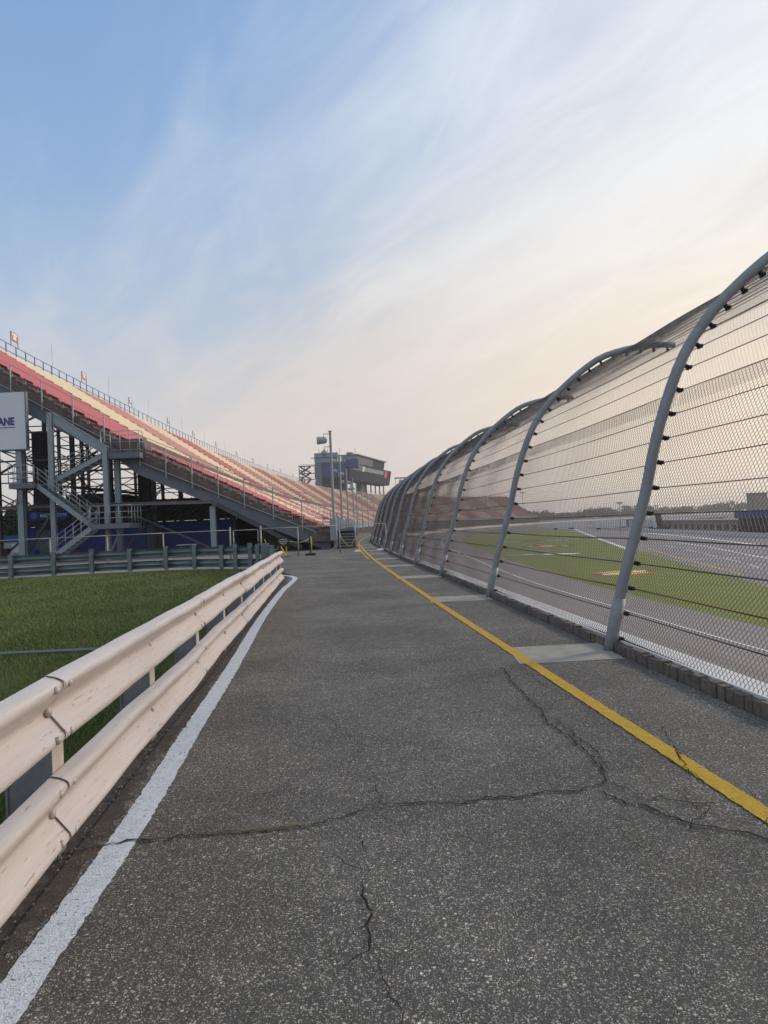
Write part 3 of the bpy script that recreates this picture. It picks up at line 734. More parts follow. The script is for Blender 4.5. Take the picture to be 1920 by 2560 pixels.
for y in posty:
    if y > 20.3: continue
    x = RAILX(y) - .088; c = Vector((x, y, 0)); mb = MB()
    def hb(x0, x1, y0, y1, z0, z1, mi):
        P = [c + nrv * a + dirv * b for a, b in ((x0, y0), (x1, y0), (x1, y1), (x0, y1))]
        mb.hexa([Vector((p.x, p.y, z0)) for p in P] + [Vector((p.x, p.y, z1)) for p in P], mi)
    lean = 0
    hb(-.012, 0, -.075, .075, -.05, .70, 0)          # front flange
    hb(-.215, -.203, -.075, .075, -.05, .69, 0)      # rear flange
    hb(-.203, -.012, -.066, -.058, -.05, .69, 0)     # web near the viewer side
    hb(-.203, -.012, .050, .058, -.05, .69, 0)
    hb(.001, .003, -.074, .074, .02, .69, 1)  # paler plate paints in the sunlight on the road-facing flange
    pt = mb.build('post', [M['rail_post'], M['rail_post_sunlit']], gr)

# guardrail on the far side of the lawn (seen from behind)
fg = thing('guardrail', 'dull grey double-beam guardrail beyond the lawn, in front of the grandstand', 'guardrail', (-10, 29.5, 0))
def resample(pts, st):
    out = []
    for (xa, ya), (xb, yb) in zip(pts[:-1], pts[1:]):
        k = max(1, int(math.hypot(xb - xa, yb - ya) / st))
        out += [(xa + (xb - xa) * i / k, ya + (yb - ya) * i / k) for i in range(k)]
    return out + [pts[-1]]
FR = [(-30, 26.4)] + FGR
posts_f = [(-30, 26.4), (-28.1, 26.55), (-26.2, 26.7), (-24.2, 26.85), (-22, 27.0), (-20.1, 27.3), (-18.2, 27.7), (-16.3, 28.3), (-14.6, 28.9), (-13.2, 29.5), (-11.85, 29.9), (-10.35, 30.0), (-8.92, 30.1), (-7.68, 29.8), (-6.40, 28.9), (-5.74, 28.3), (-5.09, 27.9), (-4.74, 27.5), (-4.44, 27.0), (-4.15, 26.0), (-3.85, 25.1)]
for zc in (.70, .22):
    for i in range(len(posts_f) - 1):
        a, b = posts_f[i], posts_f[i + 1]; mb = MB()
        beam_mesh(mb, [(a[0] + (b[0] - a[0]) * k / 3, a[1] + (b[1] - a[1]) * k / 3) for k in range(4)], zc, -1, off=.09 if a[0] < 0 else .09)
        o = mb.build('rail_beam', M['galv_rail'], fg); o.data.polygons.foreach_set('use_smooth', [True] * len(o.data.polygons))
for i, p in enumerate(posts_f):
    mb = MB(); h = .93 + .03 * math.sin(i * 2.1)
    mb.box(p[0] - .075, p[0] + .075, p[1] - .16, p[1] - .148, 0, h); mb.box(p[0] - .075, p[0] + .075, p[1] - .03, p[1] - .018, 0, h - .02); mb.box(p[0] - .006, p[0] + .006, p[1] - .148, p[1] - .03, 0, h)
    mb.box(p[0] - .085, p[0] + .085, p[1] - .165, p[1] - .015, h, h + .012)
    mb.build('post', M['galv_rail'], fg)

# ------------------------------------------------------------------ catch fence
PR = [(0, -.02), (.20, .75), (.48, 1.64), (.64, 2.26), (.82, 2.78), (1.0, 3.18), (1.20, 3.48), (1.46, 3.78), (1.73, 4.02), (2.02, 4.25), (2.42, 4.50), (2.9, 4.64), (3.4, 4.71), (3.89, 4.71)]
PRS = smooth_pts(PR, 6)
cl_ = [0]
for a, b in zip(PRS[:-1], PRS[1:]): cl_.append(cl_[-1] + math.hypot(b[0] - a[0], b[1] - a[1]))
PL = cl_[-1]; pu = [p[0] for p in PRS]; pw = [p[1] for p in PRS]
def prof(s, off=0.0):
    u = np.interp(s, cl_, pu); w = np.interp(s, cl_, pw)
    u2 = np.interp(np.asarray(s) + .05, cl_, pu); w2 = np.interp(np.asarray(s) + .05, cl_, pw); u1 = np.interp(np.asarray(s) - .05, cl_, pu); w1 = np.interp(np.asarray(s) - .05, cl_, pw)
    du = u2 - u1; dw = w2 - w1; l = np.sqrt(du * du + dw * dw)
    return u + dw / l * off, w - du / l * off      # offset to the track side / underside
def chainlink(Lp, s0, s1, off, w=.027, h=.033, r=.0023, seed=0, y0=0.0, phase=0):
    Nn = int((Lp - y0) / w); Mm = int((s1 - s0) / h) + 1
    k = np.arange(Nn)[:, None]; j = np.arange(Mm)[None, :]
    y = y0 + k * w + (((j + k + phase) % 2)) * w
    s = s0 + j * h + 0 * k
    rng = np.random.default_rng(seed)
    sag = .012 * np.sin(y * 2.2 + seed) * np.sin(s * 3.1)
    o = off + sag + .0022 * np.where((j + k) % 2 == 0, 1, -1)
    u, wz = prof(s, 0); u2, w2 = prof(s, 1.0)
    X = u + (u2 - u) * o; Z = wz + (w2 - wz) * o
    P = np.stack([X, y, Z], -1)            # N,M,3
    A = P[:, :-1]; B = P[:, 1:]; D = B - A; D /= np.linalg.norm(D, axis=-1, keepdims=True)
    up = np.array([1.0, 0, .2]); S1 = np.cross(D, up); S1 /= np.linalg.norm(S1, axis=-1, keepdims=True); S2 = np.cross(S1, D)
    rings = []
    for e in (A, B):
        for q in range(3):
            an = 2 * math.pi * q / 3; rings.append(e + (S1 * math.cos(an) + S2 * math.sin(an)) * r)
    V = np.stack(rings, 2).reshape(-1, 3); n = V.shape[0] // 6
    b = (np.arange(n) * 6)[:, None]
    F = np.concatenate([b + np.array([0, 1, 4, 3]), b + np.array([1, 2, 5, 4]), b + np.array([2, 0, 3, 5])], 1).reshape(-1, 4)
    return V, F
def np_mesh(name, parts, m):
    V = np.concatenate([p[0] for p in parts]); c = 0; Fs = []
    for v, f in parts: Fs.append(f + c); c += len(v)
    F = np.concatenate(Fs); me = bpy.data.meshes.new(name); me.vertices.add(len(V)); me.vertices.foreach_set('co', V.reshape(-1).astype(np.float32))
    me.loops.add(F.size); me.loops.foreach_set('vertex_index', F.reshape(-1).astype(np.int32))
    me.polygons.add(len(F)); me.polygons.foreach_set('loop_start', np.arange(0, F.size, 4, dtype=np.int32)); me.polygons.foreach_set('loop_total', np.full(len(F), 4, dtype=np.int32))
    me.materials.append(m); me.update(); return me
LP = 5.5
mesh_panel = np_mesh('mesh_panel', [chainlink(LP, .14, 2.98, .100, seed=1), chainlink(LP, 2.80, PL - .02, .106, seed=2, phase=1, r=.0014)], M['wire'])
# post with clamps: one mesh each, shared by all copies
cable_s = [.17 + .283 * k for k in range(25) if .17 + .283 * k < PL]
pmb = MB(); n = 34
sv = [PL * k / n for k in range(n + 1)]
pts = [(float(prof(s)[0]), 0, float(prof(s)[1])) for s in sv]
pmb.tube(pts, .060, 12)
pmb.tube([(float(prof(s)[0]), 0, float(prof(s)[1])) for s in (0, .2, .4, .60)], .068, 12)
post_me_o = pmb.build('post', M['galv'], None, True); post_me = post_me_o.data; bpy.data.objects.remove(post_me_o)
clamp_me = []
for s in cable_s:
    cmb = MB(); a = prof(s, .055); b = prof(s, .118)
    cmb.tube([(float(a[0]), 0, float(a[1])), (float(b[0]), 0, float(b[1]))], .026, 8)
    a = prof(s, .112); cmb.box(float(a[0]) - .008, float(a[0]) + .012, -.05, .05, float(a[1]) - .02, float(a[1]) + .02)
    clamp_o = cmb.build('cable_clamp', M['clamp'], None, False); clamp_me.append((clamp_o.data, cmb)); bpy.data.objects.remove(clamp_o)
cf = thing('catch_fence', 'tall curved chain-link catch fence with steel posts and cables, arching over the track wall', 'fence', FC.at(20.14))
pt_t = [y + 12 for y in POST_Y]
while pt_t[-1] < 190: pt_t.append(pt_t[-1] + 5.4)
while pt_t[-1] < 610: pt_t.append(pt_t[-1] + 10.5)
QF = -.015
clamp_rest = MB()
for i, t in enumerate(pt_t):
    p = FC.at(t, QF, drop(t)); rz = -FC.head(t)
    o = bpy.data.objects.new('post', post_me); COL.objects.link(o); o.parent = cf; o.location = p - cf.location; o.rotation_euler = (0, 0, rz)
    if t < 140:
        if 2 <= i <= 5:
            for me, _ in clamp_me:
                c = bpy.data.objects.new('cable_clamp', me); COL.objects.link(c); c.parent = o
        else:
            for _, cm in clamp_me:
                cz, sz_ = math.cos(rz), math.sin(rz)
                clamp_rest.add([(p.x + x * cz - y * sz_, p.y + x * sz_ + y * cz, p.z + z) for x, y, z in cm.v], cm.f)
    if i + 1 < len(pt_t):
        q = FC.at(pt_t[i + 1], QF, drop(pt_t[i + 1])); dv = q - p; l = math.hypot(dv.x, dv.y)
        c = bpy.data.objects.new('mesh_panel', mesh_panel); COL.objects.link(c); c.parent = cf; c.location = p - cf.location
        c.rotation_euler = (math.atan2(dv.z, l), 0, math.atan2(-dv.x, dv.y)); c.scale = (1, dv.length / LP, 1)
tag(clamp_rest.build('cable_clamps', M['clamp'], cf), kind='stuff')
for i, s in enumerate(cable_s):      # each cable runs the whole length of the fence
    a = prof(s, .112); pts = []
    for t0, t1 in zip(pt_t[:-1], pt_t[1:]):
        if t0 > 250: break
        A = FC.at(t0, QF, drop(t0)); B = FC.at(t1, QF, drop(t1)); h = FC.head(t0)
        k = 5 if t0 < 60 else 2
        for g in range(k):
            f = g / k; p = A.lerp(B, f); hh = h + (FC.head(t1) - h) * f
            pts.append(Vector((p.x + math.cos(hh) * float(a[0]), p.y - math.sin(hh) * float(a[0]), p.z + float(a[1]) - (.014 + .006 * math.sin(i * 3 + t0)) * math.sin(math.pi * f))))
    kmb = MB(); kmb.tube(pts, .0075 if i < 5 else .0052, 5, cap=False)
    kmb.build('cable', M['cable_rust'] if i == 2 else (M['cable_green'] if i == 3 else M['cable']), cf, True)

# ------------------------------------------------------------------ low chain-link fence across the walkway
lf = thing('chain_link_fence', 'low chain-link fence with pipe rails and a gate, crossing before the grandstand', 'fence', (-8, 37, 0))
LFP = [(-30.5, 33.6), (-28.1, 34.0), (-25.7, 34.3), (-23.3, 34.6), (-20.9, 34.9), (-18.5, 35.2), (-16.1, 35.6), (-13.55, 36.1), (-11.0, 36.7), (-7.78, 37.2), (-6.28, 37.45), (-4.46, 37.9), (-2.43, 39.67), (0.05, 41.0)]
for i, (x, y) in enumerate(LFP):
    mb = MB(); gate = i in (9, 10); h = 1.60 if gate else 1.50
    mb.tube([(x, y, -.02), (x, y, h)], .045 if gate else .034, 8)
    if gate: mb.tube([(x, y, h), (x, y, h + .03)], .055, 8)
    mb.build('fence_post', mat('weathered_fence_pipe', (.34, .33, .29), .6, .3, var=.15, vscale=6) if i == 0 else bpy.data.materials['weathered_fence_pipe'], lf, True)
def link_sheet(p, q, z0, z1, s_=.05, r=.0016):
    """diamond mesh between two ground points"""
    p = Vector((p[0], p[1], 0)); q = Vector((q[0], q[1], 0)); d_ = (q - p); l = d_.length; d_.normalize(); nx = Vector((d_.y, -d_.x, 0))
    Nn = int(l / s_); Mm = int((z1 - z0) / s_)
    k = np.arange(Nn)[:, None]; j = np.arange(Mm + 1)[None, :]
    u = k * s_ + ((j + k) % 2) * s_; z = z0 + j * s_ + 0 * k
    P = np.stack([p.x + d_.x * u, p.y + d_.y * u, z], -1); A = P[:, :-1]; B = P[:, 1:]
    D = (B - A) / np.linalg.norm(B - A, axis=-1, keepdims=True); S2 = np.broadcast_to(np.array(nx), D.shape); S1 = np.cross(D, S2)
    rg = [e + (S1 * math.cos(2.094 * c) + S2 * math.sin(2.094 * c)) * r for e in (A, B) for c in range(3)]
    V = np.stack(rg, 2).reshape(-1, 3); n = len(V) // 6; b = (np.arange(n) * 6)[:, None]
    F = np.concatenate([b + np.array([0, 1, 4, 3]), b + np.array([1, 2, 5, 4]), b + np.array([2, 0, 3, 5])], 1).reshape(-1, 4)
    return V, F
FP = bpy.data.materials['weathered_fence_pipe']
for i, (a, b) in enumerate(zip(LFP[:-1], LFP[1:])):
    if i == 9: continue
    mb = MB(); mb.tube([(a[0], a[1], 1.48), (b[0], b[1], 1.48)], .022, 6); mb.build('top_rail', FP, lf, True)
    if b[0] < 0.5 and i < 11:
        v, f = link_sheet(a, b, .06, 1.47); v = v - np.array([-8, 37, 0]); me = np_mesh('fence_mesh', [(v, f)], M['wire'])
        o = bpy.data.objects.new('fence_mesh', me); COL.objects.link(o); o.parent = lf
gx0, gy0, gx1, gy1 = -7.62, 37.23, -6.42, 37.43
mb = MB()
for p, q in (((gx0, gy0, .08), (gx0, gy0, 1.45)), ((gx1, gy1, .08), (gx1, gy1, 1.45)), ((gx0, gy0, 1.45), (gx1, gy1, 1.45)), ((gx0, gy0, .08), (gx1, gy1, .08)), ((gx0, gy0, .62), (gx1, gy1, .62))):
    mb.tube([p, q], .024, 6)
gate = mb.build('gate', FP, lf, True)
mb = MB(); mb.box(gx1 - .02, gx1 + .10, gy1 - .05, gy1 + .03, .78, .86); grandchild(mb, 'latch', M['clamp'], gate, lf)

# ------------------------------------------------------------------ grandstand
gs = thing('grandstand', 'long steel-framed grandstand with stepped red and yellow benches curving along the track', 'grandstand', (-14, 47, 0))
def G(t, q, z=0): return GC.at(t + .062 * q * max(0.0, 1 - max(t, 0) / 60), -q, z)       # q grows away from the track
rows = [(.8 + .8 * r, 1.05 + .51 * .8 * r) for r in range(14)] + [(13.7 + .8 * r, 7.55 + .675 * .8 * r) for r in range(20)]
QTOP = rows[-1][0] + .45; ZTOP = rows[-1][1]
tn = [STAND_LEN * i / 90 for i in range(91)]
# stepped deck
mb = MB(); prf = []
for i, (q, z) in enumerate(rows):
    q0 = q - .4 if i != 14 else q - 1.9
    prf += [(q0, z), (q + .4, z)]
prf.append((QTOP + 1.4, ZTOP)); prf[0] = (-.1, 1.05)
bot = [(QTOP + 1.4, ZTOP - .55), (13.0, rows[14][1] - .62), (11.6, rows[13][1] - .62), (-.1, .62)]
full = prf + bot; k = len(full); vs = []
for t in tn: vs += [G(t, q, z) for q, z in full]
mb.add(vs, [(i * k + j, i * k + (j + 1) % k, (i + 1) * k + (j + 1) % k, (i + 1) * k + j) for i in range(90) for j in range(k)])
# end caps as quads between the steps and the soffit
def zbot(q): return float(np.interp(q, [-.1, 11.6, 13.0, QTOP + 1.4], [.62, rows[13][1] - .62, rows[14][1] - .62, ZTOP - .55]))
for te in (0, STAND_LEN):
    for (qa, za), (qb, zb) in zip(prf[:-1], prf[1:]):
        if abs(qa - qb) > .01: mb.add([G(te, qa, zbot(qa)), G(te, qb, zbot(qb)), G(te, qb, zb), G(te, qa, za)], [(0, 1, 2, 3)])
mb.build('stepped_deck', M['deck'], gs)
# benches: sections split by aisles, alternating colours
secs = []; t = .12; i = 0
while t < STAND_LEN - 18:
    w = 17.2 if i else 16.9
    secs.append((t, t + w, i)); t += w + 1.4; i += 1
rest = MB(); nb = 0
near = []
for ri, (q, z) in enumerate(rows):
    for (a, b, i) in secs:
        near.append((a + 0.25 * q if a > 0 else 0, ri, a, b, i, q, z))
near.sort(key=lambda x: (x[2] + .12 * abs(x[5] - 14), x[1]))
rr = random.Random(77)
seatm = [M['seat_r'], M['seat_y'], M['seat_p']]
for (_, ri, a, b, i, q, z) in near:
    mi = 1 if i % 2 else (0 if (i // 2) % 2 == 0 else 2)
    if i > 5 and rr.random() < .03: mi = rr.choice([0, 1, 2])
    tgt = MB() if nb < 96 else rest
    segs = 3
    for sgi in range(segs):
        ta = a + (b - a) * sgi / segs; tb = a + (b - a) * (sgi + 1) / segs
        for (qa, qb, za, zb) in (((q - .16, q + .16, z + .36, z + .425), (q + .17, q + .21, z + .53, z + .68)) if i < 3 else ((q - .15, q + .15, z + .27, z + .46),)):
            tgt.hexa([G(ta, qb, za), G(tb, qb, za), G(tb, qa, za), G(ta, qa, za), G(ta, qb, zb), G(tb, qb, zb), G(tb, qa, zb), G(ta, qa, zb)], mi)
    if nb < 96:
        # brackets under the seat
        for tt in (a + .25, a + 2.2, a + 4.4, a + 8.5, a + 12.8, b - .25):
            p0 = G(tt, q, z); tgt.beam(p0, p0 + Vector((0, 0, .36)), .05, .05, 3); tgt.beam(G(tt, q + .1, z + .02), G(tt, q + .20, z + .62), .03, .03, 3)
        used = mi
        tgt.build('bench', seatm + [M['steel']], gs)
    nb += 1
tag(rest.build('benches', seatm, gs), kind='stuff')
# steel frame
COLQ = [7.6, 13.6, 19.7, 25.4, 31.2]
def soff(q): return zbot(q) - .02
nbr = 0; brest = MB(); nb_col = 0
def brace(p, q, w=.10, m='brace'):
    global nbr
    mb_ = MB() if nbr < 96 else brest
    mb_.beam(p, q, w, w)
    if nbr < 96: mb_.build('brace', M[m], gs)
    nbr += 1
bents = [0.35 + 9.2 * k for k in range(6)]
for bi, t in enumerate(bents):
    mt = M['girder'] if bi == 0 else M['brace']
    # raker girders
    mb = MB(); d0 = 1.0
    def gird(qa, qb, ha, hb, off_t=0.0):
        A = [G(t - .16, qa, soff(qa) - ha), G(t + .16, qa, soff(qa) - ha), G(t + .16, qb, soff(qb) - hb), G(t - .16, qb, soff(qb) - hb)]
        B = [G(t - .16, qa, soff(qa)), G(t + .16, qa, soff(qa)), G(t + .16, qb, soff(qb)), G(t - .16, qb, soff(qb))]
        mb.hexa(A + B)
    gird(.2, 12.3, .95, 1.0); gird(12.3, 13.2, 1.0, .95); gird(13.2, QTOP + 1.2, .95, 1.15)
    for q in (3.5, 7.6, 11, 16.5, 19.7, 22.7, 25.4, 28.5):
        p = G(t - .165, q, 0); mb.beam(Vector((p.x, p.y, soff(q) - .98)), Vector((p.x, p.y, soff(q))), .05, .012)
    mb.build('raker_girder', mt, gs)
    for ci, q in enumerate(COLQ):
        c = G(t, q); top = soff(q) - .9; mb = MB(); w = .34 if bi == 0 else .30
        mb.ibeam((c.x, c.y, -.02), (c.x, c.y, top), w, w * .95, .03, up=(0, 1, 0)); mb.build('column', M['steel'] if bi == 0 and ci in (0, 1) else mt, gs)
for bi, t in enumerate(bents):
    far = bi > 5
    for (qa, qb) in zip(COLQ[1:-1], COLQ[2:]):
        zt = min(soff(qa), soff(qb)) - 1.0; lv = [3.3] + [z for z in (6.5, 9.6, 12.8) if z < zt + 1.5]
        for z in lv: brace(G(t, qa, z), G(t, qb, z), .10)
        for z0, z1 in (zip(lv[:-1], lv[1:]) if bi % 2 == 0 else ()):
            brace(G(t, qa, z0), G(t, qb, z1), .08); brace(G(t, qb, z0), G(t, qa, z1), .08)
    if bi % 2 == 0: brace(G(t, 7.6, .3), G(t, 13.6, 3.2), .12)
    if bi + 1 < len(bents):
        t2 = bents[bi + 1]
        for q in COLQ[1:]:
            zt = soff(q) - 1.1; lv = [3.3] + [z for z in (6.6, 9.9, 13.2) if z < zt]
            for z in lv[::2]: brace(G(t, q, z), G(t2, q, z), .10)
            if q in (19.7, 31.2) and bi % 2 == 1:
                for z0, z1 in zip(lv, lv[1:] + [zt]): brace(G(t, q, z0), G(t2, q, z1), .09); brace(G(t2, q, z0), G(t, q, z1), .09)
            if q in (13.6, 25.4) and bi < 12: brace(G(t, q, .1), G(t2, q, 3.3), .13)
# pale diagonals and long horizontal beam at the visible end
brace(G(.1, 7.3, 3.15), G(.05, 2.0, .15), .26, 'steel')
brace(G(-.1, 19.6, .3), G(-.1, 17.6, 3.2), .18, 'steel'); brace(G(-.1, 13.4, .3), G(-.1, 11.9, 2.0), .12, 'steel')
mb = MB(); mb.ibeam(G(-.05, 40, 3.10), G(-.05, 19.9, 3.52), .2, .22); mb.ibeam(G(-.05, 19.3, 3.52), G(-.05, 7.6, 3.33), .2, .2); mb.build('tie_beam', mat('rust_streaked_beam', (.20, .18, .18), .7, .2, var=.25, vscale=1.5, stain=(.13, .07, .05), stain_amt=.6, stain_scale=1), gs)
brest_o = brest.build('braces', M['brace'], gs); tag(brest_o, kind='stuff')
# guard railing along the sloping end of the stand
def rail_run(pts, h, sp, name='railing', m=None, r=.028, mids=(.5,), posts=True, drop_=0.0, root=None, picket=0):
    mb = MB(); pts = [Vector(p) for p in pts]; m = m or M['railing']
    for fr in (1.0,) + tuple(mids): mb.tube([p + Vector((0, 0, h * fr)) for p in pts], r, 6)
    for a, b in zip(pts[:-1], pts[1:]):
        k = max(1, round((b - a).length / sp))
        for i in range(k + (b is pts[-1])):
            p = a + (b - a) * i / k; mb.tube([p - Vector((0, 0, drop_)), p + Vector((0, 0, h))], r * 1.3, 6)
    return mb.build(name, m, root or gs, True)
for qa, qb, off in ((.1, 5.5, .95), (5.5, 12.0, .95), (14.2, 20, .85), (20, 26, .85), (26, QTOP + 1.2, .85)):
    mb = MB()
    P0 = G(-.10, qa, zbot(qa) + off); P1 = G(-.10, qb, zbot(qb) + off)
    mb.tube([P0 - Vector((0, 0, off + .02)), P1 - Vector((0, 0, off + .02))], .03, 6)
    mb.tube([P0 + Vector((0, 0, .75)), P1 + Vector((0, 0, .75))], .022, 6)
    mb.tube([P0 + Vector((0, 0, .2)), P1 + Vector((0, 0, .2))], .014, 6)
    k = max(2, round((qb - qa) / 1.75))
    for i in range(k + 1):
        if i == 0 and qa in (5.5, 20, 26): continue
        q = qa + (qb - qa) * i / k; p = G(-.12, q, 0); mb.beam(Vector((p.x, p.y, zbot(q) - .25)), Vector((p.x, p.y, zbot(q) + off + .75)), .06, .10)
    if qb < 13:
        kk = int((qb - qa) / .35)
        for i in range(kk):
            q = qa + (qb - qa) * i / kk; p = G(-.10, q, 0); mb.tube([Vector((p.x, p.y, zbot(q) + off)), Vector((p.x, p.y, zbot(q) + off + .74))], .009, 4, cap=False)
    mb.build('end_railing', M['railing'], gs)
# cross-aisle platform where the staircase arrives
mb = MB(); P = [G(-.9, 11.8), G(-.9, 14.2), G(.1, 14.2), G(.1, 11.8)]
zpl = 6.62
mb.hexa([Vector((p.x, p.y, zpl - .35)) for p in P] + [Vector((p.x, p.y, zpl)) for p in P]); mb.build('landing', M['girder'], gs)
rail_run([G(-.9, 14.2, zpl), G(-.9, 11.8, zpl), G(-.1, 11.8, zpl)], 1.35, .6, r=.02, mids=(.12, .5, .8), name='railing')
# aisle railing running up the stand behind the cross aisle
for a in range(0, 90, 15):
    rail_run([G(a, 12.15, rows[13][1]), G(a + 15, 12.15, rows[13][1])], 1.05, 2.1, r=.02, mids=(.5,))
# top railing, section signs and thin rods along the back row
t = -.05
while t < STAND_LEN - 10:
    b = min(t + 21, STAND_LEN); mb = MB(); q = QTOP + .12
    k = 10
    for fr in (1.80, 1.1 if t < 60 else 1.79): mb.tube([G(t + (b - t) * i / k, q, ZTOP + fr) for i in range(k + 1)], .035, 5)
    for i in range(k):
        p = G(t + (b - t) * i / k, q); mb.beam(Vector((p.x, p.y, ZTOP)), Vector((p.x, p.y, ZTOP + 1.80)), .07, .09)
    mb.build('top_railing', M['railing_d'], gs); t = b
SGN = [22.0, 40.4, 58.5, 78.5, 95.5, 114.5, 135.5, 155.5, 175.5, 195.5, 216.5, 237, 258]
for i, t in enumerate(SGN):
    q = QTOP + .12; z0 = ZTOP + 1.8
    a = G(t, q, 0); b = G(t + 1.5, q, 0); mb = MB()
    for p in (a, b): mb.beam(Vector((p.x, p.y, z0)), Vector((p.x, p.y, z0 + 1.32)), .06, .06)
    for zf_ in (.52, 1.29): mb.beam(Vector((a.x, a.y, z0 + zf_)), Vector((b.x, b.y, z0 + zf_)), .07, .07)
    sg = mb.build('section_sign', M['seat_r'] if i < 2 else M['steel'], gs)
    s2 = MB(); s2.beam(Vector((a.x, a.y, z0 + .90)), Vector((b.x, b.y, z0 + .90)), .03, .74); grandchild(s2, 'sign_panel', M['seat_p'] if i < 2 else M['panel'], sg, gs)
    nq = G(t, q - .04) - G(t, q); s3 = MB()
    s3.beam(Vector((a.x, a.y, z0 + 1.13)) + nq + (b - a) * .12, Vector((a.x, a.y, z0 + 1.13)) + nq + (b - a) * .88, .02, .22)
    s3.beam(Vector((a.x, a.y, z0 + .80)) + nq + (b - a) * .28, Vector((a.x, a.y, z0 + .80)) + nq + (b - a) * .72, .02, .38)
    grandchild(s3, 'sign_marks', M['white'], sg, gs)
    p = G(t + 10, q + .1); mb = MB(); mb.tube([Vector((p.x, p.y, ZTOP)), Vector((p.x, p.y, ZTOP + 4.4))], .016, 5); mb.build('lightning_rod', M['steel'], gs)
# front parapet panels and dark skirt
t = 2.6
while t < STAND_LEN - 8:
    mb = MB(); b = t + 6.6 if t < 120 else t + 13
    k = 22 if t < 120 else 2
    vs = []
    for i in range(k + 1):
        qq = -.16 + (.035 if i % 2 else 0); vs += [G(t + (b - t) * i / k, qq, .55), G(t + (b - t) * i / k, qq, 1.85)]
    mb.add(vs, [(2 * i, 2 * i + 2, 2 * i + 3, 2 * i + 1) for i in range(k)])
    for tt in (t + .05, (t + b) / 2, b - .05): mb.beam(G(tt, -.24, -.02), G(tt, -.24, 2.3), .06, .06)
    mb.tube([G(t, -.24, 2.28), G(b, -.24, 2.28)], .03, 5)
    mb.build('parapet_panel', M['panel'], gs); t = b + (1.5 if t < 120 else .5)
mb = MB(); strip(mb, GC, .0, .0, -3.4, .62, 3.0, STAND_LEN, 8); mb.build('skirt_wall', M['darkwall'], gs)
mb = MB(); a = G(1.5, .1); b = G(1.5, 4.6); mb.beam(Vector((a.x, a.y, .25)), Vector((b.x, b.y, .25)), .15, .6); mb.build('end_wall', M['darkwall'], gs)
# boxed front corner and grey sheet at the end
mb = MB(); P = [G(-.25, -.1), G(-.25, 1.3), G(.6, 1.3), G(.6, -.1)]
mb.hexa([Vector((p.x, p.y, .52)) for p in P] + [Vector((p.x, p.y, 1.08)) for p in P]); mb.build('corner_box', M['deck'], gs)
mb = MB(); mb.box(-3.42, -3.05, 46.3, 46.36, .55, 1.9); mb.build('corner_sheet', M['panel'], gs)
# shafts under the stand
for i, (x0, x1, y0, z0, z1) in enumerate(((-28.35, -27.15, 60, 3.4, 10.2), (-20.5, -19.5, 62, 2.4, 7.2))):
    mb = MB(); mb.box(x0, x1, y0, y0 + .7, z0, z1)
    for k in range(6): mb.box(x0 + .05, x1 - .05, y0 - .03, y0, z0 + k * (z1 - z0) / 6, z0 + k * (z1 - z0) / 6 + .06)
    mb.build('service_shaft', M['roof'], gs)

# zigzag staircase at the end of the stand
def flight(p0, p1, width, root, up_y=1):
    """p0 bottom, p1 top (x, y, z): stringers, treads, railings"""
    p0 = Vector(p0); p1 = Vector(p1)
    mb = MB()
    for s_ in (0, width):
        o = Vector((0, s_, 0)); mb.beam(p0 + o, p1 + o, .06, .27)
    st = mb.build('stair_flight', M['steel'], root)
    n = int(abs(p1.z - p0.z) / .19); tm = MB()
    for k in range(n):
        c = p0 + (p1 - p0) * (k + .5) / n; sx = abs(p1.x - p0.x) / n
        tm.box(c.x - sx * .55, c.x + sx * .55, c.y + .04, c.y + width - .04, c.z + .08, c.z + .12)
    grandchild(tm, 'treads', M['girder'], st, root)
    for s_ in (0, width):
        rm = MB(); o = Vector((0, s_, .15))
        for h in (.35, .65, .95): rm.tube([p0 + o + Vector((0, 0, h)), p1 + o + Vector((0, 0, h))], .022, 6)
        k = 5
        for q in range(k + 1):
            p = p0 + (p1 - p0) * (.03 + .94 * q / k) + o; rm.tube([p - Vector((0, 0, .1)), p + Vector((0, 0, .96))], .024, 6)
        grandchild(rm, 'handrail', M['railing'], st, root, True)
stt = thing('staircase', 'grey steel zigzag staircase at the near end of the grandstand', 'staircase', (-19.5, 45.5, 0))
flight((-20.3, 44.6, .15), (-17.7, 44.6, 1.95), 1.1, stt)
flight((-17.75, 45.0, 2.05), (-21.05, 45.0, 4.72), 1.1, stt)
flight((-20.9, 46.15, 4.85), (-17.35, 46.15, 6.5), 1.1, stt)
for (x0, x1, z) in ((-17.75, -15.4, 2.05), (-22.55, -21.0, 4.72)):
    mb = MB(); mb.box(x0, x1, 44.6, 46.9, z - .16, z + .14); ld = mb.build('landing', M['girder'], stt)
    pts = [(x0 if x0 < -20 else x1, 46.9, z + .14), (x0 if x0 < -20 else x1, 44.6, z + .14), (x1 if x0 < -20 else x0, 44.6, z + .14)]
    rm = MB(); P = [Vector(p) for p in pts]
    for h in (.35, .7, 1.1): rm.tube([p + Vector((0, 0, h)) for p in P], .022, 6)
    for a, b in zip(P[:-1], P[1:]):
        for q in range(5): p = a + (b - a) * q / 4; rm.tube([p, p + Vector((0, 0, 1.1))], .024, 6)
    grandchild(rm, 'handrail', M['railing'], ld, stt, True)
for x, z1 in ((-20.55, 9.3), (-17.2, 7.1)):
    mb = MB(); mb.ibeam((x, 46.05, -.02), (x, 46.05, z1), .30, .28, .03, up=(0, 1, 0)); mb.build('stair_column', M['steel'], stt)
mb = MB(); mb.ibeam((-20.5, 46.05, 9.05), (-17.1, 46.05, 6.75), .16, .55, .03); mb.build('stringer_beam', M['steel'], stt)
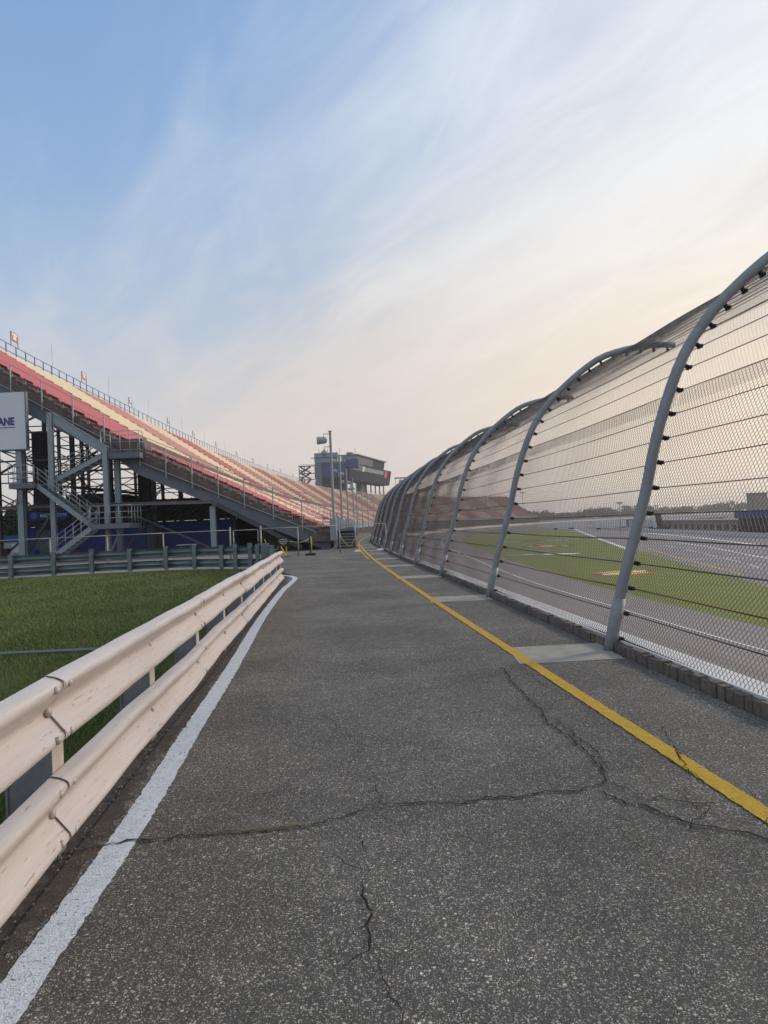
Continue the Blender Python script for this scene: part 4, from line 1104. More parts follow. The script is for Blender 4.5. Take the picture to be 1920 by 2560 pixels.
for p, q in (((-22.3, 45.2, 4.5), (-23.0, 46.4, 3.5)), ((-16.2, 45.5, 1.9), (-17.1, 46.0, .3))):
    mb = MB(); mb.beam(p, q, .09, .09); mb.build('strut', M['steel'], stt)
# ------------------------------------------------------------------ tall light poles in front of the stand
pole_ord = ['nearest', 'second', 'third', 'fourth', 'fifth', 'sixth', 'seventh']
def pole_parts(root):
    mb = MB(); mb.tube([(0, 0, 0), (0, 0, 10.25)], [.14, .115], 10); mb.tube([(0, 0, 10.25), (0, 0, 10.3)], .20, 10)
    mb.box(-.25, .25, -.25, .25, 0, .03); mb.build('pole', M['steel'], root, False)
    for z, sx, sz_, off in ((9.45, 1.0, .36, .30), (8.25, .60, .36, .34)):
        mb = MB(); mb.tube([(0, 0, z + .58), (-.62, 0, z + .58), (-.62, 0, z + .25)], .035, 6); mb.build('lamp_arm', M['girder'], root)
        # shrouded floodlight: dome, drum and flared mouth facing the stand
        mb = MB(); x0 = -off
        ax = [(0, .02), (-.05, .20), (-.16, .31), (-.34, .35), (-.60 * sx, .35), (-.95 * sx, .40 if sx > .8 else .46)]
        if sx < .8: ax = [(0, .02), (-.06, .20), (-.18, .30), (-.34, .33), (-.50, .20), (-.58, .14)]
        n = 14; vs = []
        for (dx, r_) in ax:
            for k in range(n):
                a = 2 * math.pi * k / n; vs.append((x0 + dx, r_ * math.cos(a), z + r_ * math.sin(a) * (.95)))
        fs = [(i * n + k, i * n + (k + 1) % n, (i + 1) * n + (k + 1) % n, (i + 1) * n + k) for i in range(len(ax) - 1) for k in range(n)]
        fs.append(tuple(range(n)))
        mb.add(vs, fs); hd = mb.build('lamp_head', M['lamp'], root, True)
        g = MB(); g.tube([(x0 + ax[-1][0] + .10, 0, z), (x0 + ax[-1][0] + .12, 0, z)], ax[-1][1] * .86, 12); g.build('lamp_glass', M['glass'], root).parent = hd
lp0 = thing('light_pole', 'nearest and tallest-looking light pole with two shrouded floodlights before the stand', 'light pole', (0, 0, 0), 'light poles along the front of the grandstand')
pole_parts(lp0); lp0.location = (-4.70, 69, 0)
for i, (x, y) in enumerate(((-5.3, 93), (-5.68, 117), (-5.75, 141), (-5.95, 165), (-5.5, 189), (-4.6, 213), (-3.3, 237))):
    c = copy_tree(lp0); c.location = (x, y, 0)
    c['label'] = ['second floodlight pole from the near end, beside the nearest one', 'third floodlight pole back along the grandstand front', 'fourth floodlight pole back along the grandstand front', 'fifth floodlight pole back along the grandstand front', 'sixth floodlight pole back along the grandstand front', 'seventh floodlight pole back, thin against the benches', 'farthest floodlight pole before the benches'][i]

# ------------------------------------------------------------------ movable steps up to the stand
def steps_parts(root, w=1.15):
    n = 6; mb = MB()
    for k in range(n):
        z = .19 * (k + 1); mb.box(-w / 2 + .06, w / 2 - .06, .26 * k, .26 * k + .30, z - .05, z); mb.box(-w / 2 + .06, w / 2 - .06, .26 * k + .285, .26 * k + .30, z - .16, z - .05)
    for s_ in (-1, 1):
        mb.beam((s_ * w / 2, -.02, .08), (s_ * w / 2, .26 * n, .19 * n - .02), .06, .24)
        mb.beam((s_ * w / 2, .26 * n, 0), (s_ * w / 2, .26 * n, .19 * n), .06, .06)
    mb.build('steps', M['galv'], root)
    bk = MB(); bk.box(-w / 2 + .02, w / 2 - .02, .26 * n + .02, .26 * n + .06, 0, .19 * n); bk.build('back_panel', M['black'], root)
    for s_ in (-1, 1):
        rm = MB(); x = s_ * (w / 2 + .01)
        rm.tube([(x, 0, .05), (x, 0, 1.0), (x, .26 * n, 2.0), (x, .26 * n, 1.1)], .028, 6); rm.tube([(x, 0, .6), (x, .26 * n, 1.6)], .02, 6)
        rm.build('handrail', M['railing'], root, True)
st0 = thing('portable_steps', 'nearest set of metal steps with handrails, a yellow chain hung across them', 'steps', (0, 0, 0), 'metal steps up to the grandstand', rz=.05)
steps_parts(st0); st0.location = (-2.42, 46.0, 0)
for i, (x, y) in enumerate(((-3.0, 58.5), (-3.35, 68), (-3.75, 80), (-4.2, 96))):
    c = copy_tree(st0); c.location = (x, y, 0)
    c['label'] = ['second set of metal steps, just past the chained ones', 'third set of metal steps along the grandstand front', 'fourth set of metal steps along the grandstand front', 'farthest set of metal steps along the grandstand front'][i]
def chain(name, pts, label, m='chain', r=.022):
    P = smooth_pts([(p[0], p[2]) for p in pts], 6); yy = np.linspace(pts[0][1], pts[-1][1], len(P)); mb = MB()
    mb.tube([(p[0], float(yv), p[1]) for p, yv in zip(P, yy)], r, 6); o = mb.build(name, M[m], None, True); return tag(o, label, 'chain', 'yellow plastic barrier chains')
chain('barrier_chain', [(-6.13, 37.6, .94), (-6.0, 37.6, .61), (-5.77, 37.6, .40), (-5.56, 37.6, .39), (-5.40, 37.6, .54)], 'yellow chain sagging from the gate post to the black sign')
chain('barrier_chain', [(-4.9, 37.7, .78), (-4.43, 37.9, .70), (-4.1, 38.2, .76), (-3.87, 38.5, .94)], 'yellow chain between the black sign and the thin barrier post')
chain('barrier_chain', [(-2.62, 42.6, 1.05), (-2.42, 42.6, .58), (-2.08, 42.6, .24), (-1.86, 42.6, .46), (-1.70, 42.6, .80)], 'yellow chain hanging in a deep loop across the nearest metal steps')
# barrier post and black notice board on yellow legs
bp = thing('barrier_post', 'thin black and yellow barrier post standing on a black base', 'barrier post', (-3.87, 38.22, 0))
mb = MB(); mb.box(-4.13, -3.61, 37.98, 38.46, .002, .10); mb.build('base', M['rubber'], bp, bevel=.03)
mb = MB(); mb.tube([(-3.90, 38.22, .1), (-3.90, 38.22, 1.12)], .03, 8); mb.build('pole', M['black'], bp, True)
mb = MB(); mb.tube([(-3.82, 38.22, .1), (-3.82, 38.22, .95)], .03, 8); mb.build('sleeve', M['chain'], bp, True)
sb = thing('notice_board', 'black notice board with lines of white lettering on splayed yellow legs', 'sign', (-5.13, 37.45, 0))
mb = MB(); mb.box(-5.42, -4.86, 37.40, 37.43, .55, .98); bd = mb.build('board', M['black'], sb)
for z, w, m in ((.895, .21, 'lettering'), (.80, .255, 'lettering'), (.71, .18, 'lettering'), (.625, .085, 'chain')):
    mb = MB(); x = -5.14 - w; rr = random.Random(int(z * 100))
    while x < -5.14 + w - .02:
        l = rr.uniform(.012, .030); mb.box(x, x + l, 37.392, 37.398, z - .022, z + .022); x += l + .010
    grandchild(mb, 'writing', M[m], bd, sb)
for xa, xb, ya in ((-5.30, -5.02, 37.36), (-5.02, -5.0, 37.36), (-5.28, -5.05, 37.7)):
    mb = MB(); mb.beam((xa, 37.44, .55), (xb, ya, .0), .05, .03); mb.build('leg', M['yel'], sb)
mb = MB(); mb.beam((-5.08, 37.36, .02), (-4.86, 37.36, .02), .05, .03); mb.beam((-5.36, 37.5, .02), (-5.36, 37.5, .60), .09, .09); mb.build('foot', M['rubber'], sb)
# scraps of white cloth beside the yellow line
for x, y, lab, s_ in ((-1.55, 40.5, 'small white cloth scrap left of the yellow line', .14), (-.28, 41.0, 'larger crumpled white cloth at the foot of the catch fence', .20)):
    mb = MB(); rr = random.Random(int(y * 10)); n = 9; vs = [(x, y, .10)]
    for ring in (1, 2):
        for k in range(n):
            a = 2 * math.pi * k / n; r_ = s_ * ring / 2 * rr.uniform(.7, 1.25); vs.append((x + r_ * math.cos(a) * 1.4, y + r_ * math.sin(a), rr.uniform(.03, .10) if ring == 1 else .006))
    fs = [(0, 1 + k, 1 + (k + 1) % n) for k in range(n)] + [(1 + k, n + 1 + k, n + 1 + (k + 1) % n, 1 + (k + 1) % n) for k in range(n)]
    mb.add(vs, fs); tag(mb.build('cloth_scrap', M['litter']), lab, 'litter', 'white scraps on the walkway')

# ------------------------------------------------------------------ under the stand
rb = thing('restroom_building', 'low dark blue building with a ribbed sloping roof under the grandstand', 'building', (-18, 57, 0))
mb = MB(); mb.box(-27.6, -11.2, 57, 64, -.02, 2.35); mb.build('wall', M['blue'], rb)
mb = MB(); mb.hexa([(-28, 56.3, 2.36), (-10.6, 56.3, 2.36), (-10.6, 65, 4.3), (-28, 65, 4.3), (-28, 56.3, 2.5), (-10.6, 56.3, 2.5), (-10.6, 65, 4.45), (-28, 65, 4.45)]); rf = mb.build('roof', M['roof'], rb)
for k in range(30):
    x = -27.8 + k * .58; m2 = MB(); m2.beam((x, 56.28, 2.53), (x, 64.9, 4.47), .06, .06); grandchild(m2, 'roof_rib', M['roof_rib'], rf, rb)
for x0, lab in ((-26.75, None), (-18.2, None)):
    mb = MB(); mb.box(x0, x0 + .95, 56.93, 56.995, 0, 2.05); mb.box(x0 - .06, x0, 56.90, 56.99, 0, 2.1, 1); mb.box(x0 + .95, x0 + 1.01, 56.90, 56.99, 0, 2.1, 1); mb.box(x0 - .06, x0 + 1.01, 56.90, 56.99, 2.05, 2.12, 1)
    dr = mb.build('door', [M['door'], M['girder']], rb)
    m2 = MB(); m2.box(x0 + .80, x0 + .86, 56.88, 56.925, 1.0, 1.1); grandchild(m2, 'handle', M['steel'], dr, rb)
mb = MB(); mb.box(-25.55, -25.38, 56.97, 56.995, 1.35, 1.6); mb.build('wall_notice', M['lettering'], rb)
db = thing('storage_building', 'narrow dark windowless building behind the ribbed roof, under the upper benches', 'building', (-18, 72, 0))
mb = MB(); mb.box(-30.9, -26.4, 72, 80, -.02, 5.6); mb.build('wall', M['roof'], db)
mb = MB(); mb.hexa([(-31.5, 71.4, 6.4), (-25.9, 71.4, 5.7), (-25.9, 80.5, 5.7), (-31.5, 80.5, 6.4), (-31.5, 71.4, 6.6), (-25.9, 71.4, 5.9), (-25.9, 80.5, 5.9), (-31.5, 80.5, 6.6)]); mb.build('roof', M['black'], db)
b2 = thing('concession_building', 'very dark blue building wall under the lowest benches of the stand', 'building', (-8, 55, 0))
mb = MB(); mb.box(-13.0, -8.6, 66, 120, -.02, 2.2); mb.build('wall', M['blue'], b2)
mb = MB(); mb.box(-13.1, -9.0, 65.9, 120.1, 2.2, 2.7); mb.build('fascia', M['roof'], b2)
# restrooms sign hung from the frame
rs = thing('restroom_sign', 'long dark blue hanging sign with pale lettering and a pictogram square', 'sign', (-23.8, 52, 2.7))
mb = MB(); mb.box(-24.95, -22.15, 52, 52.08, 2.78, 3.36); pn = mb.build('panel', M['blue'], rs)
for x in (-24.6, -22.5):
    mb = MB(); mb.tube([(x, 52.04, 3.36), (x, 52.04, 4.6)], .02, 6); mb.build('hanger', M['girder'], rs)
mb = MB(); mb.box(-24.76, -24.42, 51.975, 51.995, 2.90, 3.26); ic = grandchild(mb, 'pictogram_square', M['ltblue'], pn, rs)
me = text_mesh('RESTROOMS', .33, .008, .006); me.materials.append(M['lettering']); tx = bpy.data.objects.new('lettering', me); COL.objects.link(tx); tx.parent = pn
tx.rotation_euler = (R(90), 0, 0); tx.location = Vector((-23.22, 51.985, 3.07)) - rs.location
for sx, m_ in ((-24.66, 0), (-24.51, 1)):
    mb = MB(); mb.tube([(sx, 51.968, 3.20), (sx, 51.968, 3.16)], .022, 6); mb.add([(sx - .035, 51.968, 3.14), (sx + .035, 51.968, 3.14), (sx + (.05 if m_ else .03), 51.968, 3.03), (sx - (.05 if m_ else .03), 51.968, 3.03)], [(0, 1, 2, 3)]); mb.box(sx - .022, sx + .022, 51.966, 51.970, 2.93, 3.03); grandchild(mb, 'figure', M['blue'], pn, rs)
# bins
def bin_(x, y, w, d_, h, m, label, name='waste_bin'):
    t = thing(name, label, 'bin', (x, y, 0), 'bins beside the blue building'); mb = MB()
    mb.hexa([(x - w * .43, y - d_ * .43, 0), (x + w * .43, y - d_ * .43, 0), (x + w * .43, y + d_ * .43, 0), (x - w * .43, y + d_ * .43, 0), (x - w / 2, y - d_ / 2, h), (x + w / 2, y - d_ / 2, h), (x + w / 2, y + d_ / 2, h), (x - w / 2, y + d_ / 2, h)]); mb.build('body', M[m], t, bevel=.02)
    mb = MB(); mb.box(x - w / 2 - .03, x + w / 2 + .03, y - d_ / 2 - .03, y + d_ / 2 + .03, h, h + .06); mb.build('lid', M[m], t, bevel=.02)
bin_(-22.72, 50, .60, .6, .50, 'teal', 'squat teal bin in front of the grey-green door')
bin_(-24.9, 52, .95, .8, .62, 'blue2', 'wide blue bin between the two left steel columns')
bin_(-25.9, 50.5, .42, .45, .85, 'black', 'narrow black bin at the foot of the leftmost column')
# picnic table
pt = thing('picnic_table', 'grey picnic table with two benches in front of the blue wall', 'picnic table', (-12.1, 45.2, 0))
mb = MB(); mb.box(-12.65, -11.6, 44.8, 45.6, .68, .73); mb.build('table_top', M['rag_wood'], pt)
for y in (44.35, 45.85): mb = MB(); mb.box(-12.9, -11.35, y, y + .26, .41, .45); mb.build('bench', M['rag_wood'], pt)
for x in (-12.4, -11.85):
    mb = MB(); mb.beam((x, 44.4, 0), (x, 45.1, .68), .05, .05); mb.beam((x + .06, 46.0, 0), (x + .06, 45.3, .68), .05, .05); mb.beam((x + .03, 44.4, .38), (x + .03, 46.0, .38), .05, .05); mb.build('frame', M['steel'], pt)
# white clipping on the dark wall under the stand: small white emblem
em = thing('wall_emblem', 'small white jagged emblem on the dark wall beside the gate', 'emblem', (-8.0, 50.0, 1.3))
mb = MB(); mb.add([(-8.5, 52.2, 1.25), (-8.1, 52.2, 1.25), (-8.15, 52.2, 1.7), (-8.3, 52.2, 1.45), (-8.38, 52.2, 1.7)], [(0, 1, 2, 3, 4)]); mb.add([(-8.05, 52.2, 1.25), (-7.8, 52.2, 1.25), (-7.92, 52.2, 1.72)], [(0, 1, 2)]); mb.build('emblem', M['lettering'], em)
mb = MB(); mb.box(-8.9, -6.0, 52.22, 52.3, 0, 2.4); mb.build('board', M['darkwall'], em)

# billboard at the left end
bb = thing('billboard', 'large pale billboard with dark violet capital letters and an underline', 'billboard', (-25, 46.1, 7))
mb = MB(); mb.box(-29.5, -22.08, 46.05, 46.25, 7.12, 10.68); pnl = mb.build('panel', M['white'], bb)
mb = MB(); mb.box(-29.55, -22.00, 46.0, 46.3, 7.02, 7.10); mb.box(-22.07, -22.00, 46.0, 46.3, 7.10, 10.7); mb.build('frame', M['girder'], bb)
me = text_mesh('ANE', .66, .01, .022); me.materials.append(M['violet']); tx = bpy.data.objects.new('lettering', me); COL.objects.link(tx); tx.parent = pnl
tx.rotation_euler = (R(90), 0, 0); tx.scale = (.78, 1, 1); tx.location = Vector((-23.28, 46.03, 8.84)) - bb.location
mb = MB(); mb.box(-24.8, -22.76, 46.03, 46.045, 8.46, 8.50); grandchild(mb, 'underline', M['violet'], pnl, bb)
mb = MB(); mb.ibeam((-22.66, 46.35, -.02), (-22.66, 46.35, 7.0), .36, .42, .04, up=(0, 1, 0)); mb.build('column', M['steel'], bb)
mb = MB(); mb.ibeam((-27.5, 46.35, -.02), (-27.5, 46.35, 7.0), .36, .42, .04, up=(0, 1, 0)); mb.build('column', M['steel'], bb)

# long low white wall with a blue band, far left
lw = thing('banner_wall', 'long white garage wall with a bright blue band along its top, far left', 'wall', (-38, 75, 0))
mb = MB(); mb.box(-62, -27.5, 75, 75.3, -.02, 1.22); mb.build('wall', M['greywall'], lw)
mb = MB(); mb.box(-62, -27.5, 74.95, 75.35, 1.22, 1.92); mb.build('blue_band', M['blue2'], lw)
for k in range(9):
    mb = MB(); x = -60 + k * 3.7; mb.box(x, x + 2.4, 74.93, 74.99, .15, 1.1); mb.build('door_panel', M['white'], lw)

# ------------------------------------------------------------------ trees
def leafs(rng, centers, n, size, squash=.8):
    k = rng.integers(0, len(centers), n); C = centers[k]
    dr = rng.normal(0, 1, (n, 3)); dr /= np.linalg.norm(dr, axis=1, keepdims=True)
    p = C[:, :3] + dr * (C[:, 3:4] * rng.uniform(.45, 1.05, (n, 1))) * np.array([1, 1, squash])
    a = rng.normal(0, 1, (n, 3)); a /= np.linalg.norm(a, axis=1, keepdims=True); b = rng.normal(0, 1, (n, 3)); b -= a * (a * b).sum(1, keepdims=True); b /= np.linalg.norm(b, axis=1, keepdims=True)
    s_ = size * rng.uniform(.6, 1.4, (n, 1)); return np.stack([p - a * s_, p + a * s_, p + b * s_ * 1.3], 1)
def tree(x, y, h, r, label, seed, n=2600, z0=0, size=.16, group='trees behind the white garage wall', m='leaf'):
    t = thing('tree', label, 'tree', (x, y, z0), group); rng = np.random.default_rng(seed)
    mb = MB(); top = h * .62; mb.tube([(x, y, z0 - .1), (x + .1, y, z0 + top * .5), (x + rng.uniform(-.3, .3), y, z0 + top)], [.05 * h * .6, .035 * h * .5, .01 * h], 7)
    for k in range(5):
        a = rng.uniform(0, 6.28); q = z0 + top * rng.uniform(.45, .9); mb.tube([(x + .08, y, q), (x + math.cos(a) * r * .6, y + math.sin(a) * r * .6, q + h * .2)], [.012 * h, .004 * h], 5)
    mb.build('trunk', M['trunk'], t)
    cs = []
    for k in range(16):
        a = rng.uniform(0, 6.28); rad = r * math.sqrt(rng.uniform(0, 1)) * .8; zz_ = rng.uniform(.3, .92); rad *= 1.15 - .7 * abs(zz_ - .5)
        cs.append((x + rad * math.cos(a), y + rad * math.sin(a), z0 + h * zz_, r * rng.uniform(.22, .42)))
    o = tri_object('crown', leafs(rng, np.array(cs), n, size), M[m])
    for_off = Vector(t.location); o.parent = t; o.location = -for_off
TL = ['dark tree at the far left end of the row', 'second tree from the left behind the garage wall', 'rounded tree third from the left behind the garage wall', 'tallest tree in the row behind the garage wall', 'dense tree just left of the leftmost steel column', 'tree directly behind the leftmost steel column', 'low tree seen through the staircase, behind the garage wall', 'last small tree at the right end of the row']
for i, (x, y, h, r) in enumerate(((-64, 101, 5.4, 3.6), (-59.5, 103, 5.2, 3.4), (-55.8, 99, 5.6, 3.6), (-52, 102, 6.1, 3.6), (-48.6, 100, 5.7, 3.6), (-45, 102, 5.6, 3.4), (-41, 100, 5.0, 3.4), (-36.5, 103, 4.6, 3.0))):
    tree(x, y, h, r, TL[i], 40 + i, n=5200, size=.20)

# far wooded horizon beyond the infield
def woods():
    rng = np.random.default_rng(3); out = []
    for (xa, ya, xb, yb, h, n) in ((120, 900, 560, 720, 15, 15000), (560, 720, 900, 420, 15, 9000), (90, 780, 300, 760, 12, 7000)):
        m = 130; f = rng.random(m); cs = np.stack([xa + (xb - xa) * f, ya + (yb - ya) * f + rng.uniform(-15, 15, m), -5 + h * rng.uniform(.3, .72, m) * (.8 + .25 * np.sin(f * 23)), rng.uniform(4, 7.5, m)], 1)
        out.append(leafs(rng, cs, n, 1.1, .7))
    return np.concatenate(out)
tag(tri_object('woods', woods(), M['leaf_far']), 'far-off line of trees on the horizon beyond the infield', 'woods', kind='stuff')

# ------------------------------------------------------------------ suite tower and boxes over the far end of the stand
su = thing('suite_building', 'dark glass-fronted suite building overhanging the far benches, with white letters and a red square', 'building', (-12.8, 400, 24))
hd_ = .252; ux = Vector((math.sin(hd_), math.cos(hd_), 0)); uy = Vector((-math.cos(hd_), math.sin(hd_), 0))   # along / away from track
O = Vector((-18.2, 400, 0))
def S(a, b, z): p = O + ux * a + uy * b; return Vector((p.x, p.y, z))
LEN = 90
def slab(mb, a0, a1, f0, f1, b1, z0, z1, mi=0):   # front leans out: f0 at the bottom, f1 at the top
    mb.hexa([S(a0, f0, z0), S(a1, f0, z0), S(a1, b1, z0), S(a0, b1, z0), S(a0, f1, z1), S(a1, f1, z1), S(a1, b1, z1), S(a0, b1, z1)], mi); return mb
slab(MB(), 0, LEN, 0, -1.8, 8, 25.8, 35.0).build('lower_box', M['screen'], su)
slab(MB(), 17, LEN - 10, .9, -.1, 9, 35.0, 40.4).build('upper_box', M['screen'], su)
slab(MB(), 16, LEN - 8, -1.2, -1.2, 9.5, 40.4, 40.9).build('roof', M['curtain'], su)
mb = MB(); mb.hexa([S(-.3, -1.0, 31.0), S(-.02, -1.0, 31.0), S(-.02, 10, 31.0), S(-.3, 10, 31.0), S(-.3, -1.8, 35.0), S(-.02, -1.8, 35.0), S(-.02, 10, 35.0), S(-.3, 10, 35.0)]); mb.build('end_cladding', M['bluegrey'], su)
mb = MB(); mb.hexa([S(16.7, .8, 35.5), S(16.98, .8, 35.5), S(16.98, 9.2, 35.5), S(16.7, 9.2, 35.5), S(16.7, 0, 40.3), S(16.98, 0, 40.3), S(16.98, 9.2, 40.3), S(16.7, 9.2, 40.3)]); mb.build('end_cladding', M['ltblue'], su)
def facep(a, z, off, lo):      # point on the leaning front
    f = -1.8 * (z - 25.8) / 9.2 if lo else .9 - 1.0 * (z - 35) / 5.4
    return S(a, f - off, z)
rr = random.Random(4)
for k in range(12):
    a = 18 + k * 2.9; z0 = 35.6 + rr.uniform(0, .6); mb = MB(); w = 2.2
    mb.hexa([facep(a, z0, .04, False), facep(a + w, z0, .04, False), facep(a + w, z0, -.05, False), facep(a, z0, -.05, False), facep(a, 39.9, .04, False), facep(a + w, 39.9, .04, False), facep(a + w, 39.9, -.05, False), facep(a, 39.9, -.05, False)]); mb.build('window', M['curtain'] if k % 4 != 2 else M['glass'], su)
for k in range(6):
    a = .8 + k * 3.4; mb = MB(); w = 2.4
    mb.hexa([facep(a, 31.4, .04, True), facep(a + w, 31.4, .04, True), facep(a + w, 31.4, -.05, True), facep(a, 31.4, -.05, True), facep(a, 34.6, .04, True), facep(a + w, 34.6, .04, True), facep(a + w, 34.6, -.05, True), facep(a, 34.6, -.05, True)]); mb.build('window', M['curtain'] if k != 3 else M['glass'], su)
for k in range(13):            # row of white letter shapes, too small to read
    a = 27 + k * 3.4; mb = MB(); z0, z1 = 31.6, 33.9; w = 1.9
    for (da, za, db, zb_) in ((0, z0, .5, z1), (w - .5, z0, w, z1), (0, z1 - .5, w, z1) if k % 2 else (0, z0, w, z0 + .5)):
        mb.hexa([facep(a + da, za, .25, True), facep(a + db, za, .25, True), facep(a + db, za, .02, True), facep(a + da, za, .02, True), facep(a + da, zb_, .25, True), facep(a + db, zb_, .25, True), facep(a + db, zb_, .02, True), facep(a + da, zb_, .02, True)])
    mb.build('letter', M['lettering'], su)
for a0, a1, z0, z1, m, nm in ((22, 26, 31.3, 34.2, 'lettering', 'round_logo'), (73, 79, 30.2, 34.4, 'redlogo', 'red_square')):
    mb = MB(); mb.hexa([facep(a0, z0, .3, True), facep(a1, z0, .3, True), facep(a1, z0, .02, True), facep(a0, z0, .02, True), facep(a0, z1, .3, True), facep(a1, z1, .3, True), facep(a1, z1, .02, True), facep(a0, z1, .02, True)]); mb.build(nm, M[m], su)
for k in range(9):
    a = 3 + k * 10.4; mb = MB(); p = S(a, 3, 0); mb.beam(Vector((p.x, p.y, 17.0)), Vector((p.x, p.y, 25.8)), .8, .8); mb.build('support', M['girder'], su)
mb = MB(); slab(mb, 36, 46, 3.5, 3.5, 7, 18, 25.7); mb.build('lift_core', M['black'], su)
mb = MB(); slab(mb, 17, 22, 3, 3, 6, 40.9, 42.2); mb.build('roof_unit', M['girder'], su)
mb = MB(); p = S(21, 2, 40.9); mb.tube([p, p + Vector((0, 0, 4))], .15, 5); mb.build('mast', M['girder'], su)
tw = thing('tower_building', 'pale blue and dark blue blocky tower behind the grandstand, left of the suites', 'building', (-28, 380, 0))
mb = MB(); mb.box(-34.2, -22.4, 376, 392, 33.6, 38.4); mb.build('upper_floor', M['ltblue'], tw)
mb = MB(); mb.box(-30.7, -18.6, 376.4, 392, 25.8, 33.6); mb.build('middle_floor', M['bluegrey'], tw)
mb = MB(); mb.box(-30.2, -18.8, 377, 392, 0, 25.8); mb.build('base', M['screen'], tw)
mb = MB(); mb.box(-34.0, -30.75, 376.2, 390, 0, 33.6); mb.build('stair_core', M['girder'], tw)
mb = MB(); mb.box(-36.0, -22.2, 375.6, 376.0, 35.8, 36.15); mb.build('canopy', M['brace'], tw)
mb = MB(); mb.box(-18.5, -12, 380, 392, 31, 35.0); mb.build('link_bridge', M['bluegrey'], tw)
for x in (-32, -29, -27.5, -21.5):
    mb = MB(); mb.tube([(x, 380, 38.4), (x, 380, 41.0)], .12, 5); mb.build('antenna', M['girder'], tw)
mb = MB()
for z in (20.0, 25.4, 28.6, 32.4): mb.box(-42.5, -33.0, 377, 381, z - .25, z)
for x in (-42.5, -39.8, -34.4): mb.box(x, x + .35, 377, 377.35, 0, 32.4)
for z0 in (20.0, 25.4, 28.6):
    h = 3.2 if z0 > 21 else 5.4; mb.beam((-41.8, 377.2, z0), (-36.4, 377.2, z0 + h), .35, .9)
    mb.box(-42.5, -33.0, 377, 377.1, z0 + h + 1.0, z0 + h + 1.15); mb.beam((-36.4, 378.2, z0), (-41.8, 378.2, z0 + h), .35, .7); mb.box(-42.5, -40.8, 377, 381, z0 + h * .5 - .2, z0 + h * .5)
mb.build('stair_frame', M['brace'], tw)
# small camera platform on the far back row
cp = thing('camera_platform', 'small white platform on a truss beyond the suites', 'platform', (12.5, 500, 18))
mb = MB(); mb.box(8.6, 17.0, 498, 503, 26.2, 26.6); mb.build('floor', M['girder'], cp)
mb = MB(); mb.box(8.2, 16.5, 497.6, 503.4, 31.0, 31.6); mb.build('roof', M['ltblue'], cp)
for x in (8.8, 12.4, 16.2): mb = MB(); mb.beam((x, 498.3, 26.6), (x, 498.3, 31), .3, .3); mb.build('post', M['girder'], cp)
mb = MB(); mb.beam((9.5, 500, 26.2), (15, 500, 19), .35, .35); mb.beam((15.8, 500, 26.2), (15, 500, 18), .35, .35); mb.build('truss', M['girder'], cp)
mb = MB(); mb.box(11.0, 15.4, 499, 502, 27.2, 30.0); mb.build('cabin', M['white'], cp)

# ------------------------------------------------------------------ infield buildings
def bld(name, label, x0, x1, y0, y1, z1, m, roofm=None, nwin=0, zb=-4.95):
    t = thing(name, label, 'building', ((x0 + x1) / 2, (y0 + y1) / 2, zb)); mb = MB(); mb.box(x0, x1, y0, y1, zb, z1); mb.build('wall', M[m], t)
    mb = MB(); mb.box(x0 - .5, x1 + .5, y0 - .5, y1 + .5, z1, z1 + .35); mb.build('roof', M[roofm or 'girder'], t)
    for k in range(nwin):
        y = y0 + (y1 - y0) * (k + .3) / nwin; mb = MB(); mb.box(x0 - .06, x0 - .01, y, y + (y1 - y0) / nwin * .5, zb + .8, zb + (z1 - zb) * .72); mb.build('window', M['black'], t)
    return t
bld('garage_building', 'blue-roofed dark garage building at the right edge beyond pit road', 84, 98, 140, 176, -.2, 'screen', 'bluegrey', 10)
t = thing('fascia_band', 'long blue fascia band above the dark garages at right', 'fascia', (84, 158, -.5)); mb = MB(); mb.box(83.2, 83.5, 140, 176, -1.2, .4); mb.build('band', M['bluegrey'], t)
bld('garage_building', 'long low grey garage building stretching left from the blue-roofed one', 87, 97, 178, 236, -2.0, 'tan', 'girder', 14)
bld('garage_building', 'low grey building farther left beyond pit road', 104, 120, 262, 330, -2.2, 'tan', 'girder', 8)
bld('tower_block', 'tan square tower block rising above the horizon at right', 150, 155.5, 300, 306, 6.6, 'tan', 'tan', 0)
bld('tower_block', 'lower tan block beside the square tower at the right edge', 158, 164, 300, 307, 4.2, 'tan', 'tan', 0)
pyl = thing('scoring_pylon', 'dark leaning scoring pylon standing beside pit road', 'pylon', (86, 228, -4.95))
mb = MB(); mb.beam((85, 228, -4.95), (84.2, 228, .6), 1.7, 1.2); mb.build('pylon', M['screen'], pyl)
mb = MB(); mb.box(84.0, 90.0, 226.8, 229.2, -4.95, -3.6); mb.build('base', M['black'], pyl)
pw_ = thing('pit_wall', 'long low white wall separating pit road from the garages', 'wall', (80, 200, -4.9))
mb = MB(); n = 30
for k in range(n):
    a = k / n; y = 60 + 270 * a; x = 74 + 6 * a + 10 * a * a; y2 = 60 + 270 * (k + 1) / n; x2 = 74 + 6 * (k + 1) / n + 10 * ((k + 1) / n) ** 2; mb.hexa([(x, y, -4.95), (x + .4, y, -4.95), (x2 + .4, y2, -4.95), (x2, y2, -4.95), (x, y, -4.05), (x + .4, y, -4.05), (x2 + .4, y2, -4.05), (x2, y2, -4.05)])
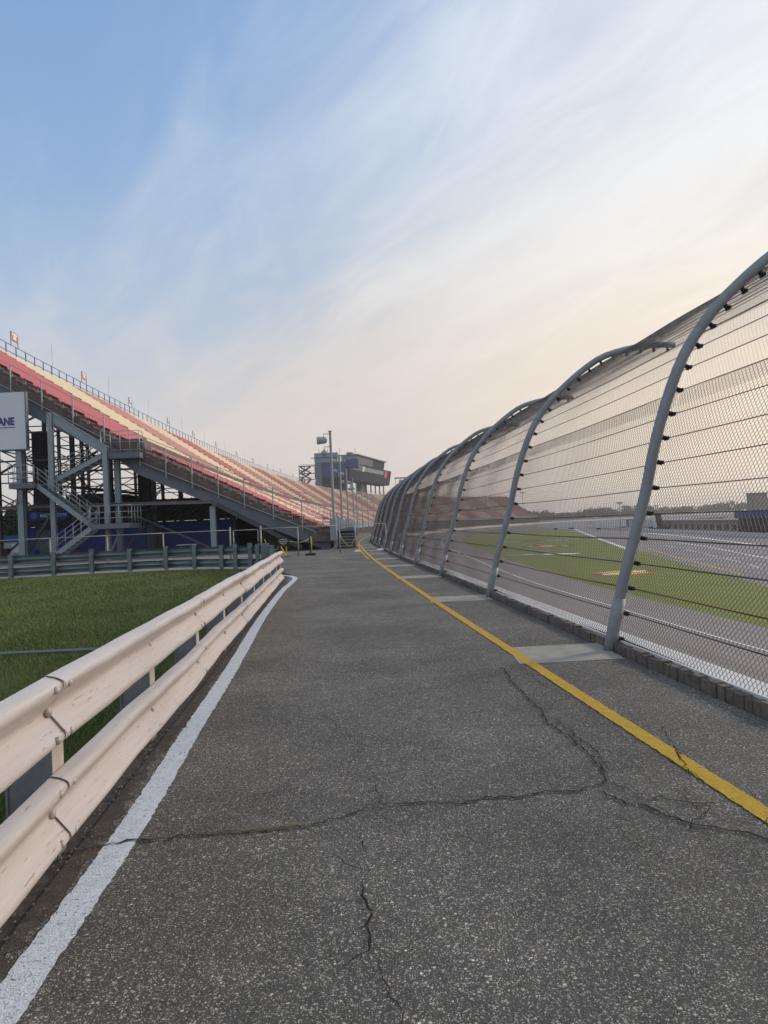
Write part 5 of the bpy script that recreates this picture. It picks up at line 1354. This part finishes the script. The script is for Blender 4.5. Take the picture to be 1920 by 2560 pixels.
mb.build('wall', M['white_wall'], pw_)
trl = None
for i, (x, y, L_, m, lab) in enumerate(((96, 246, 12, 'white', 'white box trailer parked nearest the low grey garages'), (92, 262, 10, 'greywall', 'grey box trailer left of the white one'), (88, 288, 12, 'white', 'second white box trailer, farther down pit road'), (100, 300, 9, 'bluegrey', 'blue box trailer behind the pit wall'), (78, 320, 10, 'white', 'farthest white box trailer at the end of pit road'))):
    t = thing('box_trailer', lab, 'trailer', (x, y, -4.95), 'box trailers parked beyond pit road')
    mb = MB(); mb.box(x - L_ / 2, x + L_ / 2, y, y + 2.5, -4.2, -1.6); mb.build('body', M[m], t, bevel=.08)
    for wx in (x + L_ * .25, x + L_ * .36, x - L_ * .38):
        for wy in (y + .15, y + 2.05): mb = MB(); mb.tube([(wx, wy, -4.45), (wx, wy + .3, -4.45)], .5, 12); mb.build('wheel', M['rubber'], t)
# outer wall and fence line on the far bend is part of the track wall; slim light masts on the infield
for i, (x, y) in enumerate(((62, 330), (70, 220))):
    t = thing('light_mast', ['slender far light mast by the end of pit road', 'slender nearer light mast beside pit road'][i], 'light mast', (x, y, -4.95)); mb = MB(); mb.tube([(x, y, -4.95), (x, y, 12 if i == 0 else 4)], .12, 6); mb.build('mast', M['steel'], t)
    mb = MB(); mb.box(x - .8, x + .8, y - .2, y + .2, 12 if i == 0 else 4, 12.5 if i == 0 else 4.5); mb.build('lamp_head', M['lamp'], t)

# ------------------------------------------------------------------ air
HZ = bpy.data.materials.new('haze_air'); HZ.use_nodes = True; t = HZ.node_tree; t.nodes.clear()
pv = t.nodes.new('ShaderNodeVolumePrincipled'); pv.inputs['Density'].default_value = .00034; pv.inputs['Color'].default_value = (.93, .90, .88, 1); pv.inputs['Anisotropy'].default_value = .35
ou = t.nodes.new('ShaderNodeOutputMaterial'); t.links.new(pv.outputs[0], ou.inputs['Volume'])
mb = MB(); mb.box(-3600, 3600, -3600, 3600, -6.0, 46); tag(mb.build('haze', HZ), 'thin pale summer haze in the air', 'haze', kind='stuff')
